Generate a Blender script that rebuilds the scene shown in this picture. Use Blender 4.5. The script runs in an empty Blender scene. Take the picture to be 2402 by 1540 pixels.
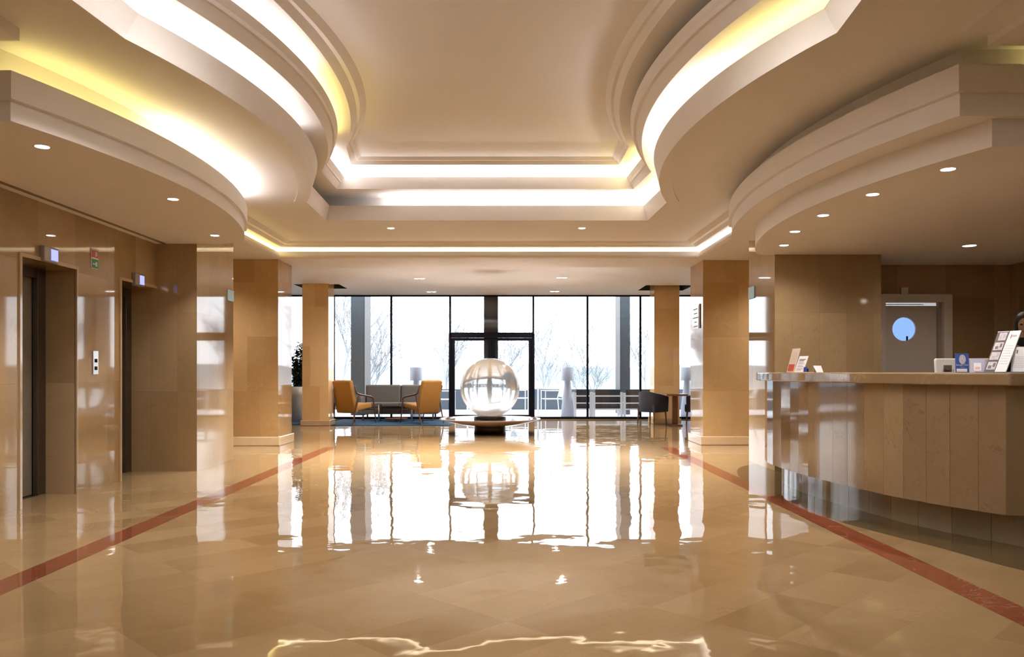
import bpy, bmesh, math, random
from mathutils import Vector, Matrix
from mathutils.geometry import tessellate_polygon
random.seed(7)
PI = math.pi
SC = bpy.context.scene
COL = SC.collection
F, CX, CY, CZ = 1900.0, 1190.0, 872.0, 1.15      # focal length (px), vanishing point, eye height

def P(x, y, Y):                                   # pixel + depth -> point of the room
    return Vector(((x - CX) * Y / F, Y, CZ + (CY - y) * Y / F))

# ------------------------------------------------------------------ materials
class NT:
    def __init__(s, name):
        s.m = bpy.data.materials.new(name); s.m.use_nodes = True
        s.t = s.m.node_tree; s.t.nodes.clear()
        s.out = s.n('ShaderNodeOutputMaterial')
    def n(s, kind, **kw):
        nd = s.t.nodes.new(kind)
        for k, v in kw.items(): setattr(nd, k, v)
        return nd
    def l(s, a, b): s.t.links.new(a, b)
    def put(s, sock, v):
        if isinstance(v, bpy.types.NodeSocket): s.l(v, sock)
        else: sock.default_value = v
    def math(s, op, a, b=None, c=None):
        nd = s.n('ShaderNodeMath', operation=op)
        s.put(nd.inputs[0], a)
        if b is not None: s.put(nd.inputs[1], b)
        if c is not None: s.put(nd.inputs[2], c)
        return nd.outputs[0]
    def mix(s, f, a, b):
        nd = s.n('ShaderNodeMix', data_type='RGBA')
        s.put(nd.inputs[0], f)
        s.put(nd.inputs[6], a if isinstance(a, bpy.types.NodeSocket) else (*a, 1))
        s.put(nd.inputs[7], b if isinstance(b, bpy.types.NodeSocket) else (*b, 1))
        return nd.outputs[2]
    def noise(s, vec, scale, detail=3, rough=.5, dist=0):
        nd = s.n('ShaderNodeTexNoise')
        if vec is not None: s.l(vec, nd.inputs['Vector'])
        nd.inputs['Scale'].default_value = scale; nd.inputs['Detail'].default_value = detail
        nd.inputs['Roughness'].default_value = rough; nd.inputs['Distortion'].default_value = dist
        return nd.outputs[0]
    def ramp(s, v, a, b, c=0., d=1.):
        nd = s.n('ShaderNodeMapRange', interpolation_type='SMOOTHSTEP')
        s.put(nd.inputs[0], v)
        for i, q in enumerate((a, b, c, d)): nd.inputs[i + 1].default_value = q
        return nd.outputs[0]
    def bsdf(s, **kw):
        b = s.n('ShaderNodeBsdfPrincipled')
        for k, v in kw.items():
            sock = b.inputs[k.replace('_', ' ')]
            if isinstance(v, tuple) and len(v) == 3: v = (*v, 1)
            s.put(sock, v)
        s.l(b.outputs[0], s.out.inputs[0])
        return b

def mat(name, col, rough=.5, metal=0., var=.08, scale=9., bump=0., bscale=150., **kw):
    t = NT(name)
    co = t.n('ShaderNodeTexCoord').outputs['Object']
    nz = t.noise(co, scale, 4)
    lo = tuple(c * (1 - var) for c in col); hi = tuple(min(1, c * (1 + var)) for c in col)
    b = t.bsdf(Base_Color=t.mix(nz, lo, hi), Roughness=rough, Metallic=metal, **kw)
    if bump:
        bp = t.n('ShaderNodeBump'); bp.inputs['Strength'].default_value = bump; bp.inputs['Distance'].default_value = .002
        t.l(t.noise(co, bscale, 2), bp.inputs['Height']); t.l(bp.outputs[0], b.inputs['Normal'])
    return t.m

def emit(name, col, strength):
    t = NT(name)
    e = t.n('ShaderNodeEmission'); e.inputs[0].default_value = (*col, 1); e.inputs[1].default_value = strength
    t.l(e.outputs[0], t.out.inputs[0])
    return t.m

def marble(name, lo, hi, vein, tw=.6, th=.6, mode='wall', rough=.05, joint=.35, jw=.004, veins=.5,
           bump=0., tilt=0., ior=1.5, tone=1.0, off=0., stagger=0.):
    t = NT(name)
    geo = t.n('ShaderNodeNewGeometry')
    pos = geo.outputs['Position']
    sp = t.n('ShaderNodeSeparateXYZ'); t.l(pos, sp.inputs[0])
    x, y, z = sp.outputs
    if mode == 'floor':
        u = t.math('MULTIPLY', t.math('ADD', x, y), .70711); v = t.math('MULTIPLY', t.math('SUBTRACT', y, x), .70711)
    else:
        u = t.math('ADD', t.math('ADD', x, y), off); v = z
    if mode == 'object':
        r = t.n('ShaderNodeObjectInfo').outputs['Random']
        jm = 0.
    else:
        vd = t.math('DIVIDE', v, th); iv = t.math('FLOOR', vd)
        ud = t.math('DIVIDE', u, tw)
        if stagger: ud = t.math('ADD', ud, t.math('MULTIPLY', iv, stagger))
        iu = t.math('FLOOR', ud)
        wn = t.n('ShaderNodeTexWhiteNoise', noise_dimensions='2D')
        cb = t.n('ShaderNodeCombineXYZ'); t.l(iu, cb.inputs[0]); t.l(iv, cb.inputs[1]); t.l(cb.outputs[0], wn.inputs['Vector'])
        r = wn.outputs['Value']
        fu = t.math('FRACT', ud); fv = t.math('FRACT', vd)
        du = t.math('MULTIPLY', t.math('MINIMUM', fu, t.math('SUBTRACT', 1., fu)), tw)
        dv = t.math('MULTIPLY', t.math('MINIMUM', fv, t.math('SUBTRACT', 1., fv)), th)
        jm = t.math('LESS_THAN', t.math('MINIMUM', du, dv), jw / 2)
    sh = t.n('ShaderNodeVectorMath', operation='ADD'); t.l(pos, sh.inputs[0])
    cb2 = t.n('ShaderNodeCombineXYZ')
    r20 = t.math('MULTIPLY', r, 37.)
    for i in range(3): t.l(r20, cb2.inputs[i])
    t.l(cb2.outputs[0], sh.inputs[1]); p2 = sh.outputs[0]
    cloud = t.noise(p2, 2.2, 6, .6, .6)
    v1 = t.ramp(t.math('ABSOLUTE', t.math('SUBTRACT', t.noise(p2, 1.7, 6, .6, .9), .5)), 0., .009, 1., 0.)
    v2 = t.ramp(t.math('ABSOLUTE', t.math('SUBTRACT', t.noise(p2, 6.5, 4, .6, .5), .57)), 0., .016, 1., 0.)
    vv = t.math('MULTIPLY', t.math('MAXIMUM', v1, t.math('MULTIPLY', v2, .6)), t.math('MULTIPLY', t.ramp(cloud, .35, .65), veins))
    f = t.math('ADD', t.math('MULTIPLY', t.math('SUBTRACT', r, .5), tone), t.math('ADD', .5, t.math('MULTIPLY', t.math('SUBTRACT', cloud, .5), .9)))
    cl = t.n('ShaderNodeClamp'); t.l(f, cl.inputs[0])
    c = t.mix(cl.outputs[0], lo, hi)
    c = t.mix(vv, c, vein)
    if mode != 'object':
        c = t.mix(t.math('MULTIPLY', jm, joint), c, tuple(q * .25 for q in lo))
    b = t.bsdf(Base_Color=c, Roughness=rough, IOR=ior)
    if bump:
        bp = t.n('ShaderNodeBump'); bp.inputs['Strength'].default_value = 1.; bp.inputs['Distance'].default_value = bump
        h = t.math('ADD', t.noise(pos, 2.2, 1, .4), t.math('MULTIPLY', t.noise(pos, 8., 1, .5), .10)) if mode == 'floor' else t.noise(pos, 2.6, 1, .4)
        if mode == 'floor' and tilt:
            wn2 = t.n('ShaderNodeTexWhiteNoise', noise_dimensions='2D'); t.l(cb.outputs[0], wn2.inputs['Vector'])
            sc = t.n('ShaderNodeSeparateColor'); t.l(wn2.outputs['Color'], sc.inputs[0])
            tl = t.math('ADD', t.math('MULTIPLY', fu, t.math('SUBTRACT', sc.outputs[0], .5)), t.math('MULTIPLY', fv, t.math('SUBTRACT', sc.outputs[1], .5)))
            h = t.math('ADD', h, t.math('MULTIPLY', tl, tilt))
        t.l(h, bp.inputs['Height']); t.l(bp.outputs[0], b.inputs['Normal'])
    return t.m

def pane_glass(name, tint=(1, 1, 1), ior=1.45):
    t = NT(name)
    fr = t.n('ShaderNodeFresnel'); fr.inputs[0].default_value = ior
    tr = t.n('ShaderNodeBsdfTransparent'); tr.inputs[0].default_value = (*tint, 1)
    gl = t.n('ShaderNodeBsdfGlossy'); gl.inputs['Roughness'].default_value = .01
    mx = t.n('ShaderNodeMixShader')
    t.l(fr.outputs[0], mx.inputs[0]); t.l(tr.outputs[0], mx.inputs[1]); t.l(gl.outputs[0], mx.inputs[2])
    t.l(mx.outputs[0], t.out.inputs[0])
    return t.m

paint = mat('ceiling_paint', (.845, .805, .78), .75, var=.015, scale=3)
white_paint = mat('white_paint', (.8, .76, .7), .6, var=.02)
STONE_LO, STONE_HI, STONE_V = (.32, .213, .108), (.455, .328, .188), (.27, .15, .07)
wall_stone = marble('beige_marble_wall', STONE_LO, STONE_HI, STONE_V, .62, 1.05, 'wall', .035, .3, .004, .35, off=.14)
pier_stone = marble('beige_marble_pier', STONE_LO, STONE_HI, STONE_V, .313, .92, 'wall', .035, .3, .003, .35, off=.05, tone=.5)
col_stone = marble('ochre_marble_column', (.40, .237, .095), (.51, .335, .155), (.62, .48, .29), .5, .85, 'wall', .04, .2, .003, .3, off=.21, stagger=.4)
slim_stone = marble('brightened_ochre_marble', (.72, .46, .20), (.86, .60, .31), (.88, .70, .45), .5, .85, 'wall', .04, .2, .003, .3, off=.21, stagger=.4)  # column marble, extra brightness put into its colour in place of light
panel_stone = marble('beige_marble_panel', (.25, .170, .096), (.36, .262, .158), (.16, .09, .045), mode='object', rough=.05, veins=.5, tone=.8)
top_stone = marble('counter_marble_top', (.27, .185, .105), (.40, .285, .18), (.66, .54, .40), mode='object', rough=.05, veins=.55, tone=0.)
kick_stone = marble('grey_green_marble', (.25, .20, .13), (.37, .30, .20), (.12, .09, .05), mode='object', rough=.05, veins=.4)
skirt_stone = marble('cream_marble_skirting', (.58, .42, .25), (.68, .52, .33), STONE_V, mode='object', rough=.08, veins=.2)
trim_stone = marble('marble_door_trim', (.45, .32, .19), (.54, .40, .25), STONE_V, mode='object', rough=.06, veins=.2)
floor_stone = marble('beige_marble_floor', (.335, .215, .098), (.495, .35, .195), (.28, .16, .075), .66, .33, 'floor', .022, .10, .003, .3,
                     bump=.0040, tilt=.3, ior=1.6, tone=.55)
red_stone = marble('red_marble', (.20, .048, .022), (.33, .10, .05), (.60, .40, .28), 5, 5, 'floor', .03, 0, .0, .45, bump=.0012, tone=.2)
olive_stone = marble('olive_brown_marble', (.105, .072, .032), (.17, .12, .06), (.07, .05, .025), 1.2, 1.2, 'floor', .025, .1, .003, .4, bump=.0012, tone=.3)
steel = mat('brushed_steel', (.30, .275, .235), .38, .45, .06, 3)
dark_steel = mat('dark_steel', (.16, .14, .12), .35, .9)
chrome = mat('chrome', (.8, .8, .82), .08, 1., .02)
alu = mat('aluminium', (.72, .72, .74), .3, .7, .03)
black = mat('black_frame', (.004, .004, .008), .6, Specular_IOR_Level=.08)
dark_gap = mat('shadow_gap', (.03, .025, .02), .9)
frame_grey = mat('grey_pier_cladding', (.035, .048, .06), .55)
frame_brown = mat('pier_side_cladding', (.05, .042, .043), .5)
glass = pane_glass('window_glass')
acrylic = pane_glass('clear_acrylic', (.93, .95, .97), 1.49)
mustard = mat('mustard_fabric', (.37, .185, .045), .9, 0, .1, 40, .6, 400)
grey_fabric = mat('grey_fabric', (.135, .128, .125), .95, 0, .12, 60, .6, 400)
navy = mat('navy_fabric', (.028, .032, .055), .75, 0, .15, 60, .5, 400)
dark_wood = mat('dark_walnut', (.10, .042, .022), .38, 0, .25, 30)
mid_wood = mat('reddish_wood', (.19, .075, .03), .4, 0, .25, 20)
rug_mat = mat('blue_carpet', (.006, .050, .115), .95, 0, .25, 120, .8, 300)
lamp_lac = mat('pale_grey_lacquer', (.40, .42, .49), .5, 0, .02)
white_lac = mat('white_lacquer', (.78, .79, .82), .35, 0, .02)
sling = mat('charcoal_sling', (.03, .033, .038), .8, 0, .1, 200)
leaf_mat = mat('dark_leaf', (.012, .022, .010), .5, 0, .5, 20)
stem_mat = mat('plant_stem', (.05, .035, .02), .8)
bark = mat('pale_bark', (.30, .315, .335), .9, 0, .2, 5)
terrace_mat = mat('white_paving', (.70, .71, .74), .7, 0, .04, 2)
parapet_mat = mat('parapet_grey', (.055, .075, .095), .5, 0, .1)
ground_mat = mat('winter_grass', (.27, .33, .35), .95, 0, .1, .3)
hill_mat = mat('winter_hillside', (.27, .325, .345), 1., 0, .2, .4)
paper = mat('paper_white', (.78, .77, .80), .6, 0, .02)
beige_card = mat('beige_card', (.56, .47, .39), .6, 0, .04)
ink = mat('print_grey', (.16, .13, .16), .7)
pale_ink = mat('print_pale_grey', (.42, .40, .44), .7)
red_print = mat('red_print', (.42, .07, .03), .6)
blue_print = mat('blue_print', (.03, .085, .36), .5)
skyblue = mat('light_blue_plate', (.30, .56, .70), .4)
sign_red = mat('sign_red', (.55, .05, .03), .5)
sign_green = mat('sign_green', (.02, .26, .12), .5)
photo_board = mat('charcoal_card', (.085, .07, .07), .5)
photo_a = mat('photo_print_pale', (.52, .50, .56), .45, 0, .6, 60)
pink_print = mat('pink_print', (.70, .42, .46), .6)
door_grey = mat('grey_door_leaf', (.66, .60, .53), .5, 0, .03)
door_frame_m = mat('painted_door_frame', (.74, .67, .59), .5, 0, .03)
bronze = mat('dark_bronze', (.055, .035, .022), .35, .6, .15)
dish_mat = mat('polished_dish_stone', (.42, .30, .24), .08, 0, .1)
plastic_grey = mat('grey_plastic', (.30, .27, .25), .45)
monitor_m = mat('silver_plastic', (.62, .60, .58), .4)
lamp_glow = emit('downlight_glow', (1., .96, .92), 14.)
lamp_warm = emit('warm_downlight_glow', (1., .92, .80), 12.)
screen_glow = emit('lift_screen_glow', (.32, .33, 1.), .85)
porthole_glow = emit('lit_porthole_glass', (.27, .46, .86), .55)
skin = mat('skin', (.45, .26, .18), .5)
hair = mat('dark_hair', (.018, .014, .010), .55)
jacket = mat('khaki_jacket', (.22, .19, .13), .85)
scarf = mat('black_scarf', (.012, .011, .013), .9)

# ------------------------------------------------------------------ mesh helper
class MB:
    def __init__(s): s.v = []; s.f = []
    def add(s, vs, fs):
        b = len(s.v); s.v += [tuple(q) for q in vs]; s.f += [tuple(i + b for i in f) for f in fs]; return s
    def box(s, x0, x1, y0, y1, z0, z1):
        return s.add([(x0, y0, z0), (x1, y0, z0), (x1, y1, z0), (x0, y1, z0), (x0, y0, z1), (x1, y0, z1), (x1, y1, z1), (x0, y1, z1)],
                     [(3, 2, 1, 0), (4, 5, 6, 7), (0, 1, 5, 4), (1, 2, 6, 5), (2, 3, 7, 6), (3, 0, 4, 7)])
    def quad(s, a, b, c, d): return s.add([a, b, c, d], [(0, 1, 2, 3)])
    def loft(s, A, B, closed=True):
        n = len(A); m = n if closed else n - 1
        return s.add(list(A) + list(B), [(i, (i + 1) % n, n + (i + 1) % n, n + i) for i in range(m)])
    def poly(s, loops):
        tris = tessellate_polygon([[Vector(p) for p in lp] for lp in loops])
        flat = [p for lp in loops for p in lp]
        return s.add(flat, [t for t in tris])
    def prism(s, pts, z0, z1):
        A = [(p[0], p[1], z0) for p in pts]; B = [(p[0], p[1], z1) for p in pts]
        s.loft(A, B); s.poly([A]); s.poly([B]); return s
    def lathe(s, prof, n=32, c=(0, 0, 0), cap=True):
        base = len(s.v)
        vs = []
        for r, z in prof:
            for i in range(n):
                a = 2 * PI * i / n; vs.append((c[0] + r * math.cos(a), c[1] + r * math.sin(a), c[2] + z))
        fs = []
        for k in range(len(prof) - 1):
            for i in range(n):
                j = (i + 1) % n
                fs.append((k * n + i, k * n + j, (k + 1) * n + j, (k + 1) * n + i))
        if cap:
            if prof[0][0] > 1e-5: fs.append(tuple(range(n - 1, -1, -1)))
            if prof[-1][0] > 1e-5: fs.append(tuple((len(prof) - 1) * n + i for i in range(n)))
        return s.add(vs, fs)
    def tube(s, pts, rad, n=8, cap=True):
        pts = [Vector(p) for p in pts]
        if not isinstance(rad, (list, tuple)): rad = [rad] * len(pts)
        vs = []; prev = None
        for i, p in enumerate(pts):
            d = (pts[min(i + 1, len(pts) - 1)] - pts[max(i - 1, 0)]).normalized()
            if prev is None:
                a = d.orthogonal().normalized()
            else:
                a = (prev - d * prev.dot(d)); a = a.normalized() if a.length > 1e-6 else d.orthogonal().normalized()
            prev = a; b = d.cross(a)
            for k in range(n):
                t = 2 * PI * k / n + PI / n
                vs.append(p + (a * math.cos(t) + b * math.sin(t)) * rad[i])
        fs = [(i * n + k, i * n + (k + 1) % n, (i + 1) * n + (k + 1) % n, (i + 1) * n + k) for i in range(len(pts) - 1) for k in range(n)]
        if cap: fs += [tuple(range(n - 1, -1, -1)), tuple((len(pts) - 1) * n + k for k in range(n))]
        return s.add(vs, fs)
    def ellipsoid(s, c, r, nu=20, nv=12):
        prof = []
        vs = []; fs = []
        for j in range(nv + 1):
            a = PI * j / nv
            for i in range(nu):
                t = 2 * PI * i / nu
                vs.append((c[0] + r[0] * math.sin(a) * math.cos(t), c[1] + r[1] * math.sin(a) * math.sin(t), c[2] + r[2] * math.cos(a)))
        for j in range(nv):
            for i in range(nu):
                fs.append((j * nu + i, (j + 1) * nu + i, (j + 1) * nu + (i + 1) % nu, j * nu + (i + 1) % nu))
        return s.add(vs, fs)
    def xf(s, M):
        s.v = [tuple(M @ Vector(q)) for q in s.v]; return s
    def build(s, name, material, parent=None, smooth=False, bevel=0., seg=2, sub=0):
        me = bpy.data.meshes.new(name)
        me.from_pydata(s.v, [], s.f); me.update()
        bm = bmesh.new(); bm.from_mesh(me)
        bmesh.ops.remove_doubles(bm, verts=bm.verts, dist=1e-5)
        bmesh.ops.dissolve_degenerate(bm, dist=1e-6, edges=bm.edges)
        bmesh.ops.recalc_face_normals(bm, faces=bm.faces)
        bm.to_mesh(me); bm.free()
        me.materials.append(material)
        if smooth:
            for p in me.polygons: p.use_smooth = True
        o = bpy.data.objects.new(name, me); COL.objects.link(o)
        if parent is not None: o.parent = parent
        if bevel:
            m = o.modifiers.new('round', 'BEVEL'); m.width = bevel; m.segments = seg; m.limit_method = 'ANGLE'; m.angle_limit = math.radians(40)
        if sub:
            m = o.modifiers.new('soft', 'SUBSURF'); m.levels = sub; m.render_levels = sub
        return o

def tag(o, label=None, cat=None, group=None, kind=None):
    if label: o['label'] = label
    if cat: o['category'] = cat
    if group: o['group'] = group
    if kind: o['kind'] = kind
    return o
def thing(name, label, cat, loc=(0, 0, 0), rz=0., group=None, kind=None):
    o = bpy.data.objects.new(name, None); COL.objects.link(o)
    o.location = loc; o.rotation_euler = (0, 0, rz); o.empty_display_size = .1
    return tag(o, label, cat, group, kind)
def kids(o): return [c for c in bpy.data.objects if c.parent == o]
def dup(o, loc, rz=None, label=None, parent=None):
    c = o.copy(); COL.objects.link(c)
    if parent is not None: c.parent = parent
    else:
        c.location = loc
        if rz is not None: c.rotation_euler = (0, 0, rz)
        if label: c['label'] = label
    for k in kids(o): dup(k, None, parent=c)
    return c
def struct(o, label): return tag(o, label, None, None, 'structure')

def text_mesh(name, s, size, material, parent, loc, rot, align='CENTER'):
    cu = bpy.data.curves.new(name, 'FONT'); cu.body = s; cu.size = size; cu.align_x = align; cu.extrude = .0003
    tmp = bpy.data.objects.new('tmp', cu); COL.objects.link(tmp)
    me = bpy.data.meshes.new_from_object(tmp.evaluated_get(bpy.context.evaluated_depsgraph_get()))
    bpy.data.objects.remove(tmp); bpy.data.curves.remove(cu)
    me.materials.clear(); me.materials.append(material)
    o = bpy.data.objects.new(name, me); COL.objects.link(o); o.parent = parent
    o.location = loc; o.rotation_euler = rot
    return o

def area(name, loc, rot, sx, sy, watts, col):
    l = bpy.data.lights.new(name, 'AREA'); l.shape = 'RECTANGLE'; l.size = sx; l.size_y = sy; l.energy = watts; l.color = col
    o = bpy.data.objects.new(name, l); COL.objects.link(o); o.location = loc; o.rotation_euler = rot
    return o
def spot(name, loc, watts, col, ang=100, rot=(0, 0, 0), r=.04, blend=.6):
    l = bpy.data.lights.new(name, 'SPOT'); l.energy = watts; l.color = col; l.spot_size = math.radians(ang); l.spot_blend = blend; l.shadow_soft_size = r
    o = bpy.data.objects.new(name, l); COL.objects.link(o); o.location = loc; o.rotation_euler = rot
    return o

# ------------------------------------------------------------------ ceiling of the lobby
H = lambda h: CZ + h
YC, HALF = 7.15, 2.3
def arc3(p, q, r, n):                              # n+1 points of the circle through p, q, r
    ax, ay = p; bx, by = q; cx, cy = r
    d = 2 * (ax * (by - cy) + bx * (cy - ay) + cx * (ay - by))
    ux = ((ax * ax + ay * ay) * (by - cy) + (bx * bx + by * by) * (cy - ay) + (cx * cx + cy * cy) * (ay - by)) / d
    uy = ((ax * ax + ay * ay) * (cx - bx) + (bx * bx + by * by) * (ax - cx) + (cx * cx + cy * cy) * (bx - ax)) / d
    R = math.hypot(ax - ux, ay - uy)
    a0 = math.atan2(ay - uy, ax - ux); a1 = math.atan2(cy - uy, cx - ux)
    while a1 - a0 > PI: a1 -= 2 * PI
    while a1 - a0 < -PI: a1 += 2 * PI
    return [(ux + R * math.cos(a0 + (a1 - a0) * i / n), uy + R * math.sin(a0 + (a1 - a0) * i / n)) for i in range(n + 1)]
NA = 48
def coffer(xcL, xeL, xbL, xcR, xeR, xbR, yf, nl=None, nr=None):
    yn = 2 * YC - yf; h = HALF
    nl = nl or (xeL, YC - h); nr = nr or (xeR, YC - h)          # where the curves end on the near side
    L = [(xcL, yn), (xcR, yn)]
    L += arc3(nr, (xbR, YC), (xeR, YC + h), NA)
    L += [(xcR, yf), (xcL, yf)]
    L += arc3((xeL, YC + h), (xbL, YC), nl, NA)
    return L
def offset(L, d, closed=True):                     # outward for a loop that runs counter-clockwise
    n = len(L); out = []
    for i in range(n):
        if closed: p, q = L[i - 1], L[(i + 1) % n]
        else: p, q = L[max(i - 1, 0)], L[min(i + 1, n - 1)]
        a = Vector(L[i]) - Vector(p); b = Vector(q) - Vector(L[i])
        if a.length < 1e-9: a = b
        if b.length < 1e-9: b = a
        na = Vector((a.y, -a.x)).normalized(); nb = Vector((b.y, -b.x)).normalized()
        m = na + nb; m = m / max(m.dot(na), .35) if m.length > 1e-6 else na
        out.append((L[i][0] + m.x * d, L[i][1] + m.y * d))
    return out
def at(L, h): return [(p[0], p[1], H(h)) for p in L]

L2b = coffer(-2.36, -2.34, -1.90, 1.83, 1.86, 1.46, 10.56, (-2.27, 4.80), (1.92, 4.72))
L2t = coffer(-2.33, -2.29, -1.84, 1.79, 1.84, 1.40, 10.62, (-2.245, 4.93), (1.90, 4.86))
L3b = coffer(-2.18, -2.17, -1.735, 1.61, 1.68, 1.28, 10.34)
L3t = coffer(-2.10, -2.08, -1.63, 1.54, 1.58, 1.16, 10.43)
L4 = coffer(-1.98, -1.88, -1.52, 1.42, 1.42, 1.06, 10.28)
L4a = coffer(-1.90, -1.84, -1.43, 1.37, 1.36, .99, 10.22)
L5 = coffer(-1.83, -1.81, -1.335, 1.32, 1.31, .92, 10.16)

m = MB()
big = [(-9, -6, H(1.99)), (9, -6, H(1.99)), (9, 12.9, H(1.99)), (-9, 12.9, H(1.99))]
edge = offset(L2b, .14)
m.poly([big, list(reversed(at(edge, 1.99)))])
m.loft(at(edge, 1.99), at(edge, 1.975)).loft(at(edge, 1.975), at(L2b, 1.975))
struct(m.build('ceiling', paint), 'cream plaster ceiling around the stepped central recess')
m = MB()
b28 = offset(L2t, .28); b04 = offset(L2t, .04)
m.loft(at(L2b, 1.975), at(L2t, 2.18)).loft(at(L2t, 2.18), at(b04, 2.18)).loft(at(b04, 2.18), at(b04, 2.05)).loft(at(b04, 2.05), at(b28, 2.05))
m.loft(at(b28, 2.05), at(b28, 2.335)).loft(at(b28, 2.335), at(L3b, 2.335))
struct(m.build('trim_1', paint), 'lower curved cove ring of the central ceiling recess')
m = MB()
c18 = offset(L3t, .18); c03 = offset(L3t, .03)
m.loft(at(L3b, 2.335), at(L3t, 2.51)).loft(at(L3t, 2.51), at(c03, 2.51)).loft(at(c03, 2.51), at(c03, 2.42)).loft(at(c03, 2.42), at(c18, 2.42))
m.loft(at(c18, 2.42), at(c18, 2.63)).loft(at(c18, 2.63), at(L4, 2.63))
struct(m.build('trim_2', paint), 'upper curved cove ring of the central ceiling recess')
m = MB()
def mixl(A, B, t): return [(p[0] + (q[0] - p[0]) * t, p[1] + (q[1] - p[1]) * t) for p, q in zip(A, B)]
La, Lb = mixl(L4, L5, .40), mixl(L4, L5, .62)
m.loft(at(L4, 2.63), at(La, 2.668)).loft(at(La, 2.668), at(Lb, 2.668)).loft(at(Lb, 2.668), at(L5, 2.70))
struct(m.build('trim_3', paint), 'stepped moulding around the topmost ceiling field')
struct(MB().poly([at(L5, 2.70)]).build('ceiling', paint), 'topmost plain ceiling field of the central recess')

# cornice around the far part of the lobby, and the low ceiling outside it
XL, XR, YF = -3.55, 2.97, 12.55
path = [(XL, 9.3), (XL, YF), (XR, YF), (XR, 9.3)]
def cpath(d): return [(XL - d, 9.3), (XL - d, YF + d), (XR + d, YF + d), (XR + d, 9.3)]
prof = [(.0, 1.76), (-.035, 1.772), (-.035, 1.795), (.02, 1.868), (.04, 1.868), (.05, 1.80), (.25, 1.80), (.25, 1.93),
        (-.06, 1.93), (-.12, 1.958), (-.17, 1.958), (-.25, 1.99)]
m = MB()
for (d0, h0), (d1, h1) in zip(prof, prof[1:]):
    m.loft(at(cpath(d0), h0), at(cpath(d1), h1), False)
struct(m.build('trim_4', paint), 'cream cornice with cove around the far end of the lobby ceiling')
m = MB()
m.box(-9, XL, 9.3, 13.6, H(1.76), H(1.79)).box(XR, 9, 9.3, 13.6, H(1.76), H(1.79)).box(XL, XR, YF, 13.6, H(1.76), H(1.79))
struct(m.build('ceiling', paint), 'low flat ceiling over the passage and the big columns')
# near strips of moulding at both outer sides
m = MB()
m.box(-3.05, -2.83, .5, 4.7, H(1.92), H(1.99))
m.box(2.80, 3.02, .5, 4.72, H(1.90), H(1.99)).box(2.60, 2.80, .5, 4.66, H(1.94), H(1.99))
struct(m.build('trim_5', paint), 'two short ceiling beams at the upper corners of the lobby')

# lounge ceiling with square gaps round the slim columns
HL = 1.886
SCOL = [(-4.38, -3.82), (3.25, 3.81)]
SY0, SY1 = 17.3, 17.85
holes = [(-4.60, -3.62, 17.42, 18.35), (3.02, 4.06, 17.62, 18.75)]
m = MB()
xs = sorted({-9, 9, *[h[0] for h in holes], *[h[1] for h in holes]}); ys = [13.6, 17.42, 17.62, 18.35, 18.75, 20.05]
for i in range(len(xs) - 1):
    for j in range(5):
        if any(h[0] <= xs[i] < h[1] and h[2] <= ys[j] < h[3] for h in holes): continue
        m.quad((xs[i], ys[j], H(HL)), (xs[i + 1], ys[j], H(HL)), (xs[i + 1], ys[j + 1], H(HL)), (xs[i], ys[j + 1], H(HL)))
m.quad((-9, 13.6, H(1.76)), (9, 13.6, H(1.76)), (9, 13.6, H(HL)), (-9, 13.6, H(HL)))
struct(m.build('ceiling', paint), 'pale lounge ceiling in front of the window wall')
m = MB()
for h in holes:
    m.box(h[0] - .02, h[1] + .02, h[2] - .02, h[3] + .02, H(HL) + .12, H(HL) + .14)
    for x in (h[0], h[1]): m.quad((x, h[2], H(HL)), (x, h[3], H(HL)), (x, h[3], H(HL) + .12), (x, h[2], H(HL) + .12))
    for y in (h[2], h[3]): m.quad((h[0], y, H(HL)), (h[1], y, H(HL)), (h[1], y, H(HL) + .12), (h[0], y, H(HL) + .12))
struct(m.build('trim_6', dark_gap), 'dark recessed ceiling gaps around the tops of the slim columns')

# left soffit over the lift lobby
LA = [(-4.4, 4.81)] + arc3((-2.95, 4.81), (-2.59, 6.85), (-3.02, 9.28), NA) + [(-3.3, 9.42), (-3.62, 9.42)]
def off_l(d): return offset(LA, d, False)
m = MB()
m.poly([at(LA + [(-4.4, 9.42)], 1.49)])
m.loft(at(LA, 1.49), at(LA, 1.61), False).loft(at(LA, 1.61), at(off_l(.03), 1.615), False).loft(at(off_l(.03), 1.615), at(off_l(.03), 1.78), False)
m.loft(at(off_l(.03), 1.78), at(off_l(-.01), 1.78), False).loft(at(off_l(-.01), 1.78), at(off_l(-.01), 1.64), False)
m.loft(at(off_l(-.01), 1.64), at(off_l(-.22), 1.64), False).loft(at(off_l(-.22), 1.64), at(off_l(-.22), 1.99), False)
struct(m.build('ceiling', paint), 'curved dropped ceiling over the two lift doors')
struct(MB().box(-3.99, -3.955, 4.85, 9.38, H(1.482), H(1.495)).build('trim_7', mat('slot_shade', (.22, .17, .12), .8)), 'long thin dark slot in the dropped ceiling along the lift wall')

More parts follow.
